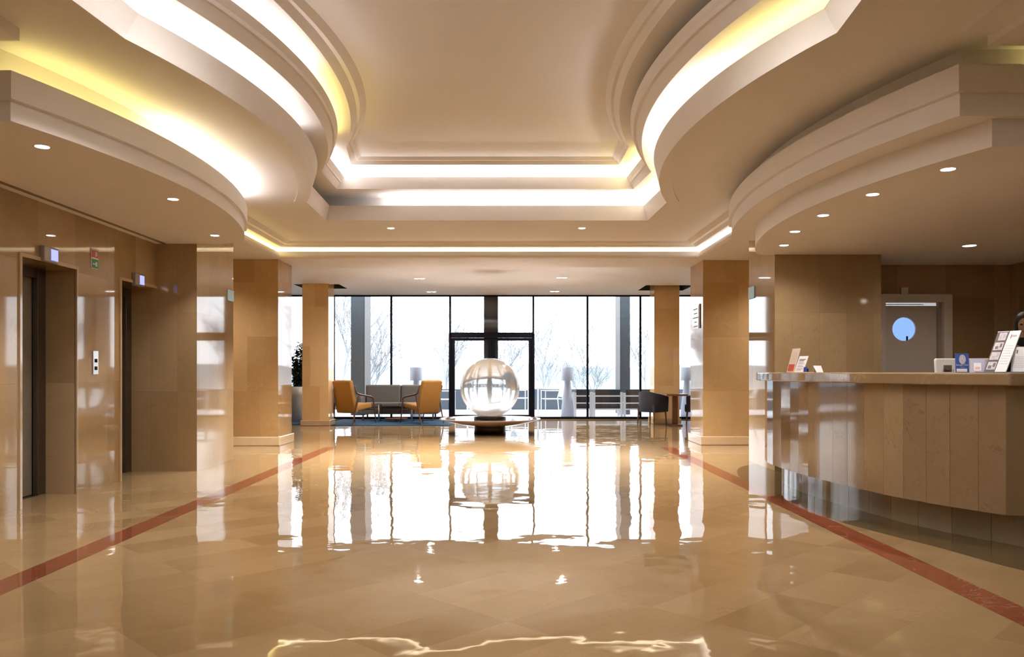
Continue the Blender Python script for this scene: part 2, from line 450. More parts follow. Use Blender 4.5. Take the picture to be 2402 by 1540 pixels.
# right soffit over the reception
RO = list(reversed([(6.6, 4.87)] + arc3((2.72, 4.87), (2.29, 7.1), (2.60, 9.38), NA) + [(2.8, 9.5), (3.13, 9.5)]))
RI = list(reversed([(6.6, 4.93)] + arc3((2.95, 4.93), (2.50, 7.1), (2.87, 9.35), NA) + [(2.95, 9.48), (3.13, 9.48)]))
def off_r(L, d): return offset(L, d, False)
m = MB()
m.poly([at(RI + [(6.6, 10.45), (3.13, 10.45)], 1.37)])
m.loft(at(RI, 1.37), at(RI, 1.54), False)
m.loft(at(RI, 1.54), at(RO, 1.54), False)
m.loft(at(RO, 1.54), at(RO, 1.675), False).loft(at(RO, 1.675), at(off_r(RO, .03), 1.68), False).loft(at(off_r(RO, .03), 1.68), at(off_r(RO, .03), 1.84), False)
m.loft(at(off_r(RO, .03), 1.84), at(off_r(RO, -.005), 1.84), False).loft(at(off_r(RO, -.005), 1.84), at(off_r(RO, -.005), 1.76), False).loft(at(off_r(RO, -.005), 1.76), at(off_r(RO, -.13), 1.76), False).loft(at(off_r(RO, -.13), 1.76), at(off_r(RO, -.13), 1.99), False)
struct(m.build('ceiling', paint), 'curved two-tier dropped ceiling over the reception counter')

# ------------------------------------------------------------------ floor, walls
m = MB(); m.quad((-9, -6, 0), (9, -6, 0), (9, 19.95, 0), (-9, 19.95, 0))
struct(m.build('floor', floor_stone), 'polished beige marble tile floor')
for x0, nm in ((-2.80, 'left'), (2.335, 'right')):
    struct(MB().box(x0, x0 + .19, 1.2, 12.4, -.02, .0006).build('floor', red_stone),
           'red marble floor band running along the lift side' if nm == 'left' else 'red marble floor band running along the counter side')

def spl(pts, n=12):
    Q = [Vector(p) for p in pts]; Q = [Q[0] * 2 - Q[1]] + Q + [Q[-1] * 2 - Q[-2]]; out = []
    for i in range(1, len(Q) - 2):
        for k in range(n):
            t = k / n; a, b, c, d = Q[i - 1:i + 3]
            out.append(tuple(.5 * ((2 * b) + (c - a) * t + (2 * a - 5 * b + 4 * c - d) * t * t + (3 * b - a - 3 * c + d) * t ** 3)))
    return out + [tuple(Q[-2])]
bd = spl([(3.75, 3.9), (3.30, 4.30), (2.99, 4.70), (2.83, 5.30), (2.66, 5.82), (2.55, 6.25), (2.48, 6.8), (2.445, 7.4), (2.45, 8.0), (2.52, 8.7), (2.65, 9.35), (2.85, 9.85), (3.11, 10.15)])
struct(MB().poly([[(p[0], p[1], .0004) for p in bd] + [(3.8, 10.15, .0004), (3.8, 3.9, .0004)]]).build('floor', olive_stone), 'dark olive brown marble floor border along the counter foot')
XW = -4.09
D1, D2, DH = (6.81, 7.67), (8.57, 9.42), 2.12
m = MB()
m.box(XW - .31, XW, -6, D1[0], 0, 3.3).box(XW - .31, XW, D1[0], D1[1], DH, 3.3).box(XW - .31, XW, D1[1], D2[0], 0, 3.3).box(XW - .31, XW, D2[0], D2[1], DH, 3.3)
struct(m.build('wall_left', wall_stone), 'polished beige marble wall with the two lift openings')
struct(MB().box(-9, -3.61, 9.42, 10.67, 0, H(1.77)).build('wall_left', pier_stone), 'polished marble wall end beyond the second lift')
m = MB(); m.box(-9.2, -9, 9.42, 20, 0, 3.4)
struct(m.build('wall_left', wall_stone), 'marble wall of the lounge on the lift side')
m = MB(); m.box(9, 9.2, 10.4, 20, 0, 3.4)
struct(m.build('wall_right', wall_stone), 'marble wall of the lounge on the reception side')
m = MB(); m.box(-9, 9, -6.2, -6, 0, 3.4)
struct(m.build('wall_back', wall_stone), 'marble wall behind the viewer')
struct(MB().box(3.12, 4.36, 9.45, 10.46, 0, H(1.77)).build('wall_right', pier_stone), 'broad polished marble pier beside the reception')
DB = 10.37
m = MB()
m.box(4.36, 4.80, DB, DB + .2, 0, H(1.76)).box(4.80, 5.60, DB, DB + .2, 2.11, H(1.76)).box(5.60, 9, DB, DB + .2, 0, H(1.76))
struct(m.build('wall_far', wall_stone), 'dark marble wall behind the reception with the staff door')
struct(MB().box(6.43, 6.6, -6, DB, 0, H(1.99)).build('wall_right', wall_stone), 'side wall of the reception')

# lift doors
for i, (d, lab) in enumerate(((D1, 'nearer lift door with brushed steel leaf in a deep marble reveal'), (D2, 'farther lift door next to the marble wall end'))):
    r = thing('door_%d' % (i + 2), lab, None, (XW, d[0], 0), 0, None, 'structure')
    w = d[1] - d[0]
    m = MB()
    m.box(-.005, .014, -.032, .0, 0, DH + .032).box(-.005, .014, 0, w, DH, DH + .032)
    if i == 0: m.box(-.005, .018, w, w + .018, 0, DH + .032)
    m.build('frame', trim_stone, r)
    m = MB(); m.box(-.33, -.28, 0, .04, 0, DH).box(-.33, -.28, w - .13, w, 0, DH).box(-.33, -.28, .04, w - .13, DH - .1, DH)
    m.build('jamb', dark_steel, r, bevel=.004)
    for k in range(2):
        y0 = .04 + k * (w - .17) / 2
        MB().box(-.36, -.335, y0, y0 + (w - .17) / 2 - .004, .01, DH - .08).build('leaf', steel, r)
    MB().box(-.345, -.28, .0, w, -.02, .002).build('threshold', dark_steel, r)
    MB().box(-.42, -.40, -.3, w + .3, 0, DH + .2).build('shaft_panel', dark_gap, r)

def wall_item(name, label, cat, y0, y1, z0, z1, th=.02, group=None):
    o = thing(name, label, cat, (XW, (y0 + y1) / 2, (z0 + z1) / 2), 0, group)
    return o, (y1 - y0) / 2, (z1 - z0) / 2
for (y0, y1, zc, lab) in ((7.08, 7.31, 2.19, 'small grey floor display with glowing blue screen above the nearer lift'),
                          (8.82, 9.04, 2.165, 'small grey floor display with glowing blue screen above the farther lift')):
    o, a, b = wall_item('lift_display', lab, 'lift display', y0, y1, zc - .068, zc + .068)
    MB().box(0, .045, -a, a, -b, b).build('housing', plastic_grey, o, bevel=.008)
    MB().box(.045, .049, -a * .10, a * .82, -b * .72, b * .72).build('screen', screen_glow, o)
o, a, b = wall_item('emergency_sign', 'narrow red over green safety sign between the two lifts', 'sign', 7.95, 8.09, 2.17, 2.37)
MB().box(0, .008, -a, a, -b, b).build('backing_plate', paper, o)
MB().box(.008, .010, -a * .9, a * .9, .01, b * .82).build('fire_panel', sign_red, o)
MB().box(.008, .010, -a * .9, a * .9, -b * .94, -.005).build('exit_panel', sign_green, o)
m = MB(); m.box(.010, .011, .0, a * .6, .03, .07).box(.010, .011, a * .15, a * .3, .02, .075).build('flame_mark', paper, o)
m = MB(); m.box(.010, .011, a * .05, a * .55, -.075, -.03).box(.010, .011, -a * .7, -a * .1, -.06, -.048).build('arrow_mark', paper, o)
o, a, b = wall_item('lift_call_switch', 'slim metal lift call plate with two dark buttons on the marble', 'call plate', 7.98, 8.08, 1.125, 1.36)
MB().box(0, .012, -a, a, -b, b).build('plate', alu, o, bevel=.003)
for dz in (-.055, .02):
    MB().box(.012, .017, -.022, .022, dz - .018, dz + .018).build('button', black, o, bevel=.003)

# columns
def column(lab, x0, x1, y0, y1, h, sk, stone, group=None):
    o = thing('column', lab, 'column', ((x0 + x1) / 2, (y0 + y1) / 2, 0), 0, group)
    w, d = (x1 - x0) / 2, (y1 - y0) / 2
    MB().box(-w, w, -d, d, 0, h).build('shaft', stone, o)
    e = .035
    MB().box(-w - e, w + e, -d - e, d + e, 0, sk).build('skirting', skirt_stone, o, bevel=.012)
    return o
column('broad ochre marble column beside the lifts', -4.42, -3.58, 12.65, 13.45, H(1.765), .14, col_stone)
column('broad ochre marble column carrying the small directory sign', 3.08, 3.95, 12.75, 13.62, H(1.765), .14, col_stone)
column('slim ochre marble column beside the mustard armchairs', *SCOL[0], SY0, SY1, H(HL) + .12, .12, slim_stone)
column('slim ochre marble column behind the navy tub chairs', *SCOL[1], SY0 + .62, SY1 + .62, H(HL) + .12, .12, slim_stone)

# signs
o = thing('direction_sign', 'small light blue sign plate high on the marble wall end by the lifts', 'sign', (-3.61, 10.545, 2.145))
MB().box(0, .012, -.115, .115, -.07, .07).build('plate', skyblue, o)
m = MB(); m.box(.012, .013, -.07, -.02, -.035, .035).box(.012, .013, .0, .07, -.03, .03).build('pictogram', mat('sign_pale_blue', (.45, .6, .68), .5), o)
o = thing('direction_sign', 'small light blue sign plate high on the marble pier by the reception', 'sign', (3.12, 10.325, 2.16))
MB().box(-.012, 0, -.12, .12, -.075, .075).build('plate', skyblue, o)
m = MB(); m.box(-.013, -.012, -.07, -.0, -.035, .035).box(-.013, -.012, .03, .08, -.03, .03).build('pictogram', mat('sign_grey_blue', (.42, .52, .55), .5), o)
o = thing('directory_sign', 'white directory sign with five dark lines and a brown bar on the broad column', 'sign', (3.08, 13.2, 2.05))
MB().box(-.008, 0, -.18, .27, -.20, .18).build('panel', mat('glossy_white_sign', (.8, .79, .82), .06, 0, .02), o)
MB().box(-.014, 0, -.28, -.245, -.20, .19).build('bar', mid_wood, o)
for k, (a, b) in enumerate(((-.12, .16), (-.10, .12), (-.18, .2), (-.06, .1), (-.12, .14))):
    MB().box(-.0095, -.008, a, b, .115 - k * .07, .13 - k * .07).build('text_line', ink, o)

# staff door
o = thing('door_4', 'grey staff door with a round lit window behind the reception', None, (4.72, DB, 0), 0, None, 'structure')
m = MB()
m.box(.02, .10, -.06, .06, 0, 2.14).box(.84, .95, -.06, .06, 0, 2.14).box(.10, .84, -.06, .06, 2.04, 2.14)
m.build('frame', door_frame_m, o, bevel=.005)
m = MB(); n = 40; cxd, czd, rr = .385, 1.15 + (872 - 771) * DB / F, .152
sq = [(.10, .05, 0), (.80, .05, 0), (.80, .05, 2.0), (.10, .05, 2.0)]
cir = [(cxd + rr * math.cos(2 * PI * i / n), .05, czd + rr * math.sin(2 * PI * i / n)) for i in range(n)]
def rot_fill(m, sq, cir):
    a = [(p[0], p[2], 0) for p in sq]; c = [(p[0], p[2], 0) for p in reversed(cir)]
    tr = tessellate_polygon([[Vector(p) for p in a], [Vector(p) for p in c]])
    flat = sq + list(reversed(cir)); m.add(flat, list(tr))
rot_fill(m, sq, cir)
m.loft(cir, [(p[0], .09, p[2]) for p in cir])
rot_fill(m, [(p[0], .09, p[2]) for p in sq], [(p[0], .09, p[2]) for p in cir])
m.build('leaf', door_grey, o)
MB().xf(Matrix()).lathe([(0.001, 0), (rr - .001, 0)], 40, cap=False).xf(Matrix.Translation((cxd, .075, czd)) @ Matrix.Rotation(PI / 2, 4, 'X')).build('porthole_glass', porthole_glow, o)
MB().box(cxd + .035, cxd + .052, .055, .07, czd - .148, czd - .09).build('closer_rod', black, o)
MB().box(.12, .62, .02, .045, 2.012, 2.02).build('closer_rail', chrome, o)
MB().box(.80, .845, .0, .06, 0, 2.05).build('rebate', mat('dark_rebate', (.40, .34, .29), .6), o)
o = thing('wall_box', 'small pale square box on the wall over the staff door', 'wall box', (5.075, DB, 2.18))
MB().box(-.045, .045, -.03, 0, -.05, .05).build('cover', mat('box_cover', (.75, .68, .60), .5), o, bevel=.004)
o = thing('notice_sign', 'pale vertical notice holder at the edge of the marble pier', 'notice holder', (4.36, 9.6, 1.51))
MB().box(0, .05, -.09, .09, -.135, .135).build('holder', mat('pale_holder', (.5, .42, .35), .5), o, bevel=.004)

# ------------------------------------------------------------------ window wall
YW = 19.9
TOPZ = H(HL)
xm = [-9, -7.07, -5.656, -4.263, -2.849, -1.404, .639, 1.969, 3.268, 4.61, 5.95, 9]
desc = ['beyond the planter', 'beside the planter', 'behind the slim column and planter', 'behind the left mustard armchair', 'behind the grey sofa',
        'above the terrace door', 'in front of the tall white lamp', 'in front of the white terrace bench', 'behind the navy tub chair', 'behind the broad directory column', 'at the far reception side']
for i in range(11):
    a, b = xm[i], xm[i + 1]
    z0 = 2.09 if i == 5 else .0
    o = thing('window_%d' % (i + 1), 'tall glass pane with thin black frame ' + desc[i], None, ((a + b) / 2, YW, 0), 0, None, 'structure')
    w = (b - a) / 2
    m = MB()
    m.box(-w - .022, -w + .022, -.04, .05, z0, TOPZ)
    if i == 10: m.box(w - .03, w + .02, -.04, .05, z0, TOPZ)
    m.box(-w + .022, w - .022, -.035, .045, TOPZ - .035, TOPZ + .02)
    m.box(-w + .022, w - .022, -.035, .045, z0, z0 + (.05 if i != 5 else .03))
    m.build('frame', black, o)
    MB().box(-w + .02, w - .02, .0, .008, z0 + .02, TOPZ - .03).build('pane', glass, o)
o = thing('door_1', 'black framed double glass door to the terrace behind the glass sphere', None, ((xm[5] + xm[6]) / 2, YW, 0), 0, None, 'structure')
w = (xm[6] - xm[5]) / 2
m = MB(); m.box(-w - .03, -w + .03, -.05, .05, 0, 2.09).box(w - .03, w + .03, -.05, .05, 0, 2.09).box(-w, w, -.05, .05, 1.99, 2.09)
m.build('frame', black, o)
for s in (-1, 1):
    x0, x1 = (-w + .03, -.005) if s < 0 else (.005, w - .03)
    m = MB(); t_ = .085
    m.box(x0, x0 + t_, -.025, .025, .01, 1.985).box(x1 - t_, x1, -.025, .025, .01, 1.985).box(x0 + t_, x1 - t_, -.025, .025, 1.92, 1.985).box(x0 + t_, x1 - t_, -.025, .025, .01, .10)
    lf = m.build('leaf', black, o)
    MB().box(x0 + t_ - .01, x1 - t_ + .01, -.004, .004, .09, 1.93).build('pane', glass, lf)
    MB().tube([(-s * -.045, -.03, .95), (s * .045, -.07, .95), (s * .045, -.07, 1.25), (s * .045, -.03, 1.25)], .012, 8).build('handle', dark_steel, lf)
# outside piers
for (xa, xb, xs_, lab) in ((823, 855, 871, 'grey clad pier on the terrace behind the grey sofa'), (1135, 1168, None, 'grey clad pier on the terrace behind the glass door'),
                           (1455, 1478, 1431, 'grey clad pier on the terrace behind the white bench')):
    Yp = {823: 21.6, 1135: 19.98, 1455: 22.0}[xa]
    p, q = P(xa, 0, Yp).x, P(xb, 0, Yp).x
    dep = 1.0
    if xs_: dep = (abs((q if xs_ > xa else p)) * F / abs(xs_ - CX)) - Yp; dep = -dep if dep < 0 else dep
    o = thing('terrace_pier', lab, 'pier', ((p + q) / 2, Yp, 0))
    w = (q - p) / 2
    dd = .95 if xs_ else .3
    MB().box(-w, w, 0, dd, 0, 4.4).build('cladding', frame_grey, o)
    s = 1 if xa < 1100 else -1
    if xs_:
        MB().box(s * w - .006, s * w + .006, .0, dd, 0, 4.4).build('side_panel', frame_brown, o)

# ------------------------------------------------------------------ outside
struct(MB().box(-14, 14, 19.95, 25.2, -.15, -.005).build('floor', terrace_mat), 'white paved terrace outside the window wall')
struct(MB().box(-14, 14, 24.9, 25.1, 0, .62).build('wall_far', parapet_mat), 'low dark grey parapet along the terrace edge')
struct(MB().box(-70, 70, 25.2, 140, -.6, -.5).build('floor', ground_mat), 'pale winter lawn beyond the terrace')
m = MB(); pts = []
for k in range(57):
    x = -70 + 2.5 * k; pts.append((x, 1.9 + .25 * math.sin(k * .7) + .15 * math.sin(k * 1.9 + 1) + random.uniform(-.1, .1)))
for (x0, h0), (x1, h1) in zip(pts, pts[1:]):
    m.quad((x0, 90, -.5), (x1, 90, -.5), (x1, 96, h1), (x0, 96, h0)).quad((x0, 96, h0), (x1, 96, h1), (x1, 112, -.5), (x0, 112, -.5))
tag(m.build('hillside', hill_mat), 'hazy low wooded rise on the horizon outside', None, None, 'structure')

def bare_tree(lab, x, y, h, seed, lean=0.):
    rd = random.Random(seed); m = MB()
    def grow(p, d, ln, r, lv):
        n = 3; pts = [p]; rs = [r]; q = p
        for k in range(n):
            d = (d + Vector((rd.uniform(-.16, .16), rd.uniform(-.16, .16), rd.uniform(-.02, .12)))).normalized()
            q = q + d * ln / n; pts.append(q); rs.append(r * (1 - .42 * (k + 1) / n))
        m.tube(pts, rs, 4 if lv < 2 else 3, False)
        if lv >= 4: return
        for k in range(5 if lv in (0, 1) else 4 if lv < 4 else 3):
            t = rd.uniform(.2, 1.); i = min(int(t * n), n - 1); b = pts[i].lerp(pts[i + 1], t * n - i)
            ax = Vector((rd.uniform(-1, 1), rd.uniform(-1, 1), rd.uniform(.0, .9))).normalized()
            grow(b, (d * .75 + ax * .85).normalized(), ln * rd.uniform(.58, .86), max(r * .58, .0085), lv + 1)
    grow(Vector((0, 0, 0)), Vector((lean, 0, 1)).normalized(), h * .30, h * .0055, 0)
    o = m.build('bare_tree', bark); o.location = (x, y, -.5)
    return tag(o, lab, 'tree', 'bare winter trees beyond the terrace')
bare_tree('bare winter tree seen between the planter and the slim column', -9.2, 29, 8.5, 1)
bare_tree('bare winter tree seen right of the slim lounge column', -6.6, 31, 9.0, 2, .1)
bare_tree('leaning bare winter tree seen above the grey sofa', -5.0, 27, 6.6, 3, .35)
bare_tree('bushy bare winter tree seen just left of the terrace door', -2.7, 35, 7.0, 4, .2)
bare_tree('low bare winter tree seen through the terrace door', -.3, 40, 6.4, 5)
bare_tree('bare winter tree seen just right of the terrace door', 1.6, 35, 6.4, 6, -.1)
bare_tree('bare winter tree seen behind the tall white lamp', 3.3, 31, 5.2, 7)
bare_tree('bare winter tree seen behind the grey pier near the bench', 7.0, 40, 6.8, 8, -.1)
bare_tree('bare winter tree seen right of the navy chair column', 8.6, 31, 6.6, 9)

# terrace furniture
def floor_lamp(lab, x, y):
    o = thing('terrace_lamp', lab, 'floor lamp', (x, y, 0), 0, 'white terrace lamps')
    MB().lathe([(.17, 0), (.155, .25), (.075, .93), (.07, .96)], 28).build('base', lamp_lac, o, True)
    MB().lathe([(.165, .93), (.165, 1.27), (.155, 1.27), (.155, .93)], 32, cap=False).build('lamp_shade', lamp_lac, o, True)
    return o
l0 = floor_lamp('tall white floor lamp with tapered foot left of the white bench', 1.56, 21.0)
dup(l0, (-2.36, 21.0, 0), 0, 'white floor lamp on the terrace behind the right mustard armchair')
dup(l0, (4.66, 21.0, 0), 0, 'white floor lamp on the terrace behind the navy chairs')

def terrace_chair(lab, loc, rz):
    o = thing('terrace_chair', lab, 'chair', loc, rz, 'white terrace armchairs')
    for sx in (-1, 1):
        MB().tube([(sx * .27, -.24, 0), (sx * .27, -.24, .64)], .014, 8).build('leg', white_lac, o)
        MB().tube([(sx * .27, .26, 0), (sx * .27, .22, .45), (sx * .27, .34, .86)], .014, 8).build('leg', white_lac, o)
        MB().box(sx * .27 - .022, sx * .27 + .022, -.26, .26, .64, .66).build('armrest', white_lac, o, bevel=.006)
    MB().box(-.26, .26, -.24, .24, .42, .44).build('seat', white_lac, o, bevel=.006)
    m = MB(); m.add([(-.26, .24, .48), (.26, .24, .48), (.26, .33, .84), (-.26, .33, .84), (-.26, .255, .48), (.26, .255, .48), (.26, .345, .84), (-.26, .345, .84)],
                    [(0, 1, 2, 3), (4, 5, 6, 7), (0, 1, 5, 4), (1, 2, 6, 5), (2, 3, 7, 6), (3, 0, 4, 7)])
    m.build('backrest', white_lac, o)
    return o
c0 = terrace_chair('white terrace armchair just left of the tall lamp', (1.20, 21.75, 0), math.radians(-80))
dup(c0, (-1.62, 21.3, 0), math.radians(95), 'white terrace armchair seen behind the right mustard armchair')
dup(c0, (-.55, 23.1, 0), math.radians(100), 'white terrace armchair seen through the left door leaf')
dup(c0, (.30, 22.4, 0), math.radians(80), 'white terrace armchair seen beside the glass sphere')
def terrace_table(lab, x, y):
    o = thing('terrace_table', lab, 'table', (x, y, 0), 0, 'white terrace tables')
    MB().lathe([(.34, .70), (.34, .725)], 32).build('table_top', white_lac, o, bevel=.004)
    MB().lathe([(.025, .02), (.025, .70)], 14).build('pole', white_lac, o)
    MB().lathe([(.2, 0), (.2, .012), (.04, .03)], 28).build('foot', white_lac, o)
    return o
t0 = terrace_table('round white terrace table between the door and the tall lamp', .82, 21.6)
dup(t0, (-1.1, 22.4, 0), 0, 'round white terrace table seen through the left door leaf')
def bench(lab, x0, x1, y, chair=False):
    o = thing('terrace_bench', lab, 'bench', ((x0 + x1) / 2, y, 0), 0, 'white framed terrace benches')
    w = (x1 - x0) / 2
    for sx in (-1, 1):
        for yy in (0, .55): MB().box(sx * w - .03, sx * w + .03, yy, yy + .05, 0, .62).build('leg', white_lac, o)
    for z in (.18, .52): MB().box(-w + .03, w - .03, 0, .04, z, z + .035).build('rail', white_lac, o)
    MB().box(-w + .03, w - .03, .0, .58, .34, .37).build('seat_frame', white_lac, o)
    MB().box(-w + .03, w - .03, .045, .075, .20, .70).build('back_panel', sling, o)
    MB().box(-w + .04, w - .04, .08, .58, .37, .48).build('cushion', sling, o, bevel=.03)
    return o
bench('short white framed terrace bench behind the tall lamp foot', 1.74, 2.14, 20.75)
bench('long white framed terrace bench with dark back between the two mullions', 2.22, 2.92, 20.7)
bench('white framed terrace bench partly behind the navy tub chair', 3.0, 4.0, 20.7)

# ------------------------------------------------------------------ lounge furniture
tag(MB().box(-3.98, -1.22, 17.38, 19.6, 0, .012).build('rug', rug_mat, bevel=.004), 'large blue rug under the mustard armchairs and grey sofa', 'rug')
tag(MB().box(-6.4, -4.5, 17.75, 19.5, 0, .012).build('rug', rug_mat, bevel=.004), 'blue rug under the white planter', 'rug')

def armchair(lab, x, y, rz):                      # faces +Y locally
    o = thing('armchair', lab, 'armchair', (x, y, .016), rz, 'mustard armchairs')
    def slab(c0, c1, t, wa, wb):                  # cushion between two edge centres (y,z), thickness t
        a = Vector((0, *c0)); b = Vector((0, *c1)); d = (b - a).normalized(); nrm = Vector((0, -d.z, d.y))
        m = MB(); vs = []
        for c, w in ((a, wa), (b, wb)):
            for s in (-1, 1):
                for k in (-.5, .5): vs.append((s * w, *(c + nrm * t * k).yz))
        m.add(vs, [(0, 1, 3, 2), (4, 6, 7, 5), (0, 4, 5, 1), (2, 3, 7, 6), (0, 2, 6, 4), (1, 5, 7, 3)])
        return m
    slab((-.26, .33), (.30, .395), .12, .27, .27).build('seat', mustard, o, True, .035, 3)
    slab((-.22, .24), (-.40, .95), .12, .27, .25).build('backrest', mustard, o, True, .035, 3)
    for s in (-1, 1):
        MB().tube([(s * .30, .40, 0), (s * .30, .29, .555)], [.013, .02], 8).build('leg', dark_wood, o)
        MB().tube([(s * .30, -.42, 0), (s * .30, -.22, .62)], [.013, .022], 8).build('leg', dark_wood, o)
        MB().tube([(s * .30, .30, .55), (s * .30, .22, .585), (s * .30, -.20, .645), (s * .30, -.29, .68), (s * .30, -.36, .84)], [.016, .021, .022, .022, .014], 8).build('armrest', dark_wood, o, True)
    MB().tube([(-.29, .31, .30), (.29, .31, .30)], .014, 8).build('rail', dark_wood, o)
    return o
a0 = armchair('mustard armchair beside the slim column, seen from behind', -3.40, 17.97, math.radians(-28))
dup(a0, (-1.90, 17.98, .016), math.radians(40), 'mustard armchair nearest the glass sphere, seen from behind')

o = thing('sofa', 'grey two-seat sofa behind the mustard armchairs', 'sofa', (-2.56, 19.28, .0125))
for s in (-1, 1):
    MB().box(-.82 if s < 0 else .005, -.005 if s < 0 else .82, -.35, .30, .30, .42).build('seat_cushion', grey_fabric, o, bevel=.03)
    MB().box(-.84 if s < 0 else .005, -.005 if s < 0 else .84, .16, .36, .40, .83).build('back_cushion', grey_fabric, o, bevel=.04, seg=3)
    MB().box(s * .90 - .05, s * .90 + .05, -.36, .38, .16, .56).build('arm', grey_fabric, o, bevel=.03)
    for yy in (-.30, .30): MB().tube([(s * .82, yy, 0), (s * .82, yy, .16)], .02, 10).build('leg', dark_wood, o)
MB().box(-.86, .86, -.33, .38, .15, .30).build('base', grey_fabric, o, bevel=.015)
o = thing('coffee_table', 'low glass coffee table on clear legs between the armchairs', 'coffee table', (-2.56, 18.66, .0125))
MB().box(-.42, .42, -.20, .20, .40, .412).build('table_top', acrylic, o)
for sx in (-1, 1):
    for sy in (-1, 1): MB().tube([(sx * .375, sy * .15, 0), (sx * .375, sy * .15, .40)], .022, 12).build('leg', acrylic if sy > 0 else chrome, o, True)
MB().lathe([(.20, .05), (.27, .07), (.26, .075), (.19, .06)], 32).build('lower_tray', mid_wood, o, True)
MB().lathe([(.02, .0), (.02, .06)], 12).build('tray_post', mid_wood, o)

# white planter with plant
o = thing('potted_plant', 'dark leafy plant in a white planter beside the slim column', 'plant', (-4.86, 18.9, .012))
m = MB(); m.lathe([(.22, 0), (.24, .55), (.34, .60), (.36, .80), (.33, .80), (.31, .74)], 36); m.build('planter', white_lac, o, True)
MB().lathe([(.001, .73), (.32, .73)], 24, cap=False).build('soil', dark_gap, o)
rd = random.Random(5); sm = MB(); lm = MB()
for k in range(9):
    a = rd.uniform(0, 2 * PI); b = Vector((.12 * math.cos(a), .12 * math.sin(a), .73))
    tip = Vector((rd.uniform(-.24, .32), rd.uniform(-.25, .25), rd.uniform(1.2, 1.98)))
    pts = [b, b.lerp(tip, .5) + Vector((rd.uniform(-.05, .05), rd.uniform(-.05, .05), .06)), tip]
    sm.tube(pts, [.012, .009, .004], 5)
    for q in range(80):
        t = rd.uniform(.05, 1.); p = pts[0].lerp(pts[1], t * 2) if t < .5 else pts[1].lerp(pts[2], t * 2 - 1)
        d = Vector((rd.uniform(-1, 1), rd.uniform(-1, 1), rd.uniform(-.9, .5))).normalized(); L = rd.uniform(.09, .16)
        sd = d.cross(Vector((rd.uniform(-.3, .3), rd.uniform(-.3, .3), 1))).normalized() * L * .27
        up = d.cross(sd).normalized() * .012
        lm.add([p, p + d * L * .4 + sd, p + d * L, p + d * L * .4 - sd, p + d * L * .5 + up], [(0, 1, 4), (1, 2, 4), (2, 3, 4), (3, 0, 4)])
sm.build('stem', stem_mat, o); lm.build('foliage', leaf_mat, o)

# navy tub chairs and table
def tub_chair(lab, x, y, rz):
    o = thing('tub_chair', lab, 'chair', (x, y, 0), rz, 'navy tub chairs')   # faces +Y
    m = MB(); n = 22; A = []; B = []; C = []; D = []
    for i in range(n + 1):
        t = i / n; a = PI * (1.0 + t)               # from left front round the back to right front
        cx_, cy_ = .30 * math.cos(a), .28 * math.sin(a)
        if t < .18: cy_ += (.18 - t) / .18 * .26; cx_ = -.30
        if t > .82: cy_ += (t - .82) / .18 * .26; cx_ = .30
        hb = .74 - .12 * abs(2 * t - 1) ** 2.2
        nx, ny = (cx_, cy_ if abs(cy_) > .05 else 0); ll = math.hypot(nx, ny) or 1; nx /= ll; ny /= ll
        A.append((cx_ * 1., cy_ * 1., .30)); B.append((cx_ * 1.04, cy_ * 1.04, hb)); C.append((cx_ - nx * .07, cy_ - ny * .07, hb)); D.append((cx_ - nx * .07, cy_ - ny * .07, .30))
    m.loft(A, B, False).loft(B, C, False).loft(C, D, False).loft(D, A, False)
    m.add([A[0], B[0], C[0], D[0]], [(0, 1, 2, 3)]).add([A[-1], B[-1], C[-1], D[-1]], [(0, 1, 2, 3)])
    m.build('backrest', navy, o, True, .012)
    MB().box(-.26, .26, -.22, .30, .29, .45).build('seat', navy, o, bevel=.03)
    for sx in (-1, 1):
        for yy in (-.2, .24): MB().tube([(sx * .23, yy, .31), (sx * .245, yy * 1.08, 0)], [.022, .013], 8).build('leg', dark_wood, o)
    return o
k0 = tub_chair('navy tub chair standing clear of the wooden table, back to the viewer', 3.10, 17.42, math.radians(-48))
k0.scale = (.9, .9, 1)
dup(k0, (4.12, 17.55, 0), math.radians(78), 'navy tub chair half hidden behind the broad directory column')
o = thing('lounge_table', 'square brown wooden table between the navy tub chairs', 'table', (3.61, 17.45, 0))
MB().box(-.23, .23, -.26, .26, .64, .68).build('table_top', mid_wood, o, bevel=.006)
MB().box(-.055, .055, -.055, .055, .03, .64).build('pedestal', mid_wood, o, bevel=.006)
MB().box(-.14, .14, -.14, .14, 0, .03).build('foot', mid_wood, o, bevel=.006)

# ------------------------------------------------------------------ fountain
fx, fy = -.325, 15.2
gl = NT('solid_glass_ball')
gb = gl.n('ShaderNodeBsdfGlass'); gb.inputs['Color'].default_value = (.97, .985, 1., 1); gb.inputs['Roughness'].default_value = .10; gb.inputs['IOR'].default_value = 1.42
td = gl.n('ShaderNodeBsdfTranslucent'); td.inputs[0].default_value = (.9, .93, .95, 1)
tdd = gl.n('ShaderNodeBsdfDiffuse'); tdd.inputs[0].default_value = (.85, .88, .9, 1)
m1 = gl.n('ShaderNodeMixShader'); m1.inputs[0].default_value = .6; gl.l(td.outputs[0], m1.inputs[1]); gl.l(tdd.outputs[0], m1.inputs[2])
m2 = gl.n('ShaderNodeMixShader'); m2.inputs[0].default_value = .22; gl.l(gb.outputs[0], m2.inputs[1]); gl.l(m1.outputs[0], m2.inputs[2])
gl.l(m2.outputs[0], gl.out.inputs[0])
pos = gl.n('ShaderNodeTexCoord').outputs['Object']
mp = gl.n('ShaderNodeMapping'); mp.inputs['Scale'].default_value = (9, 9, 1.2); gl.l(pos, mp.inputs[0])
bp = gl.n('ShaderNodeBump'); bp.inputs['Strength'].default_value = .25; bp.inputs['Distance'].default_value = .02
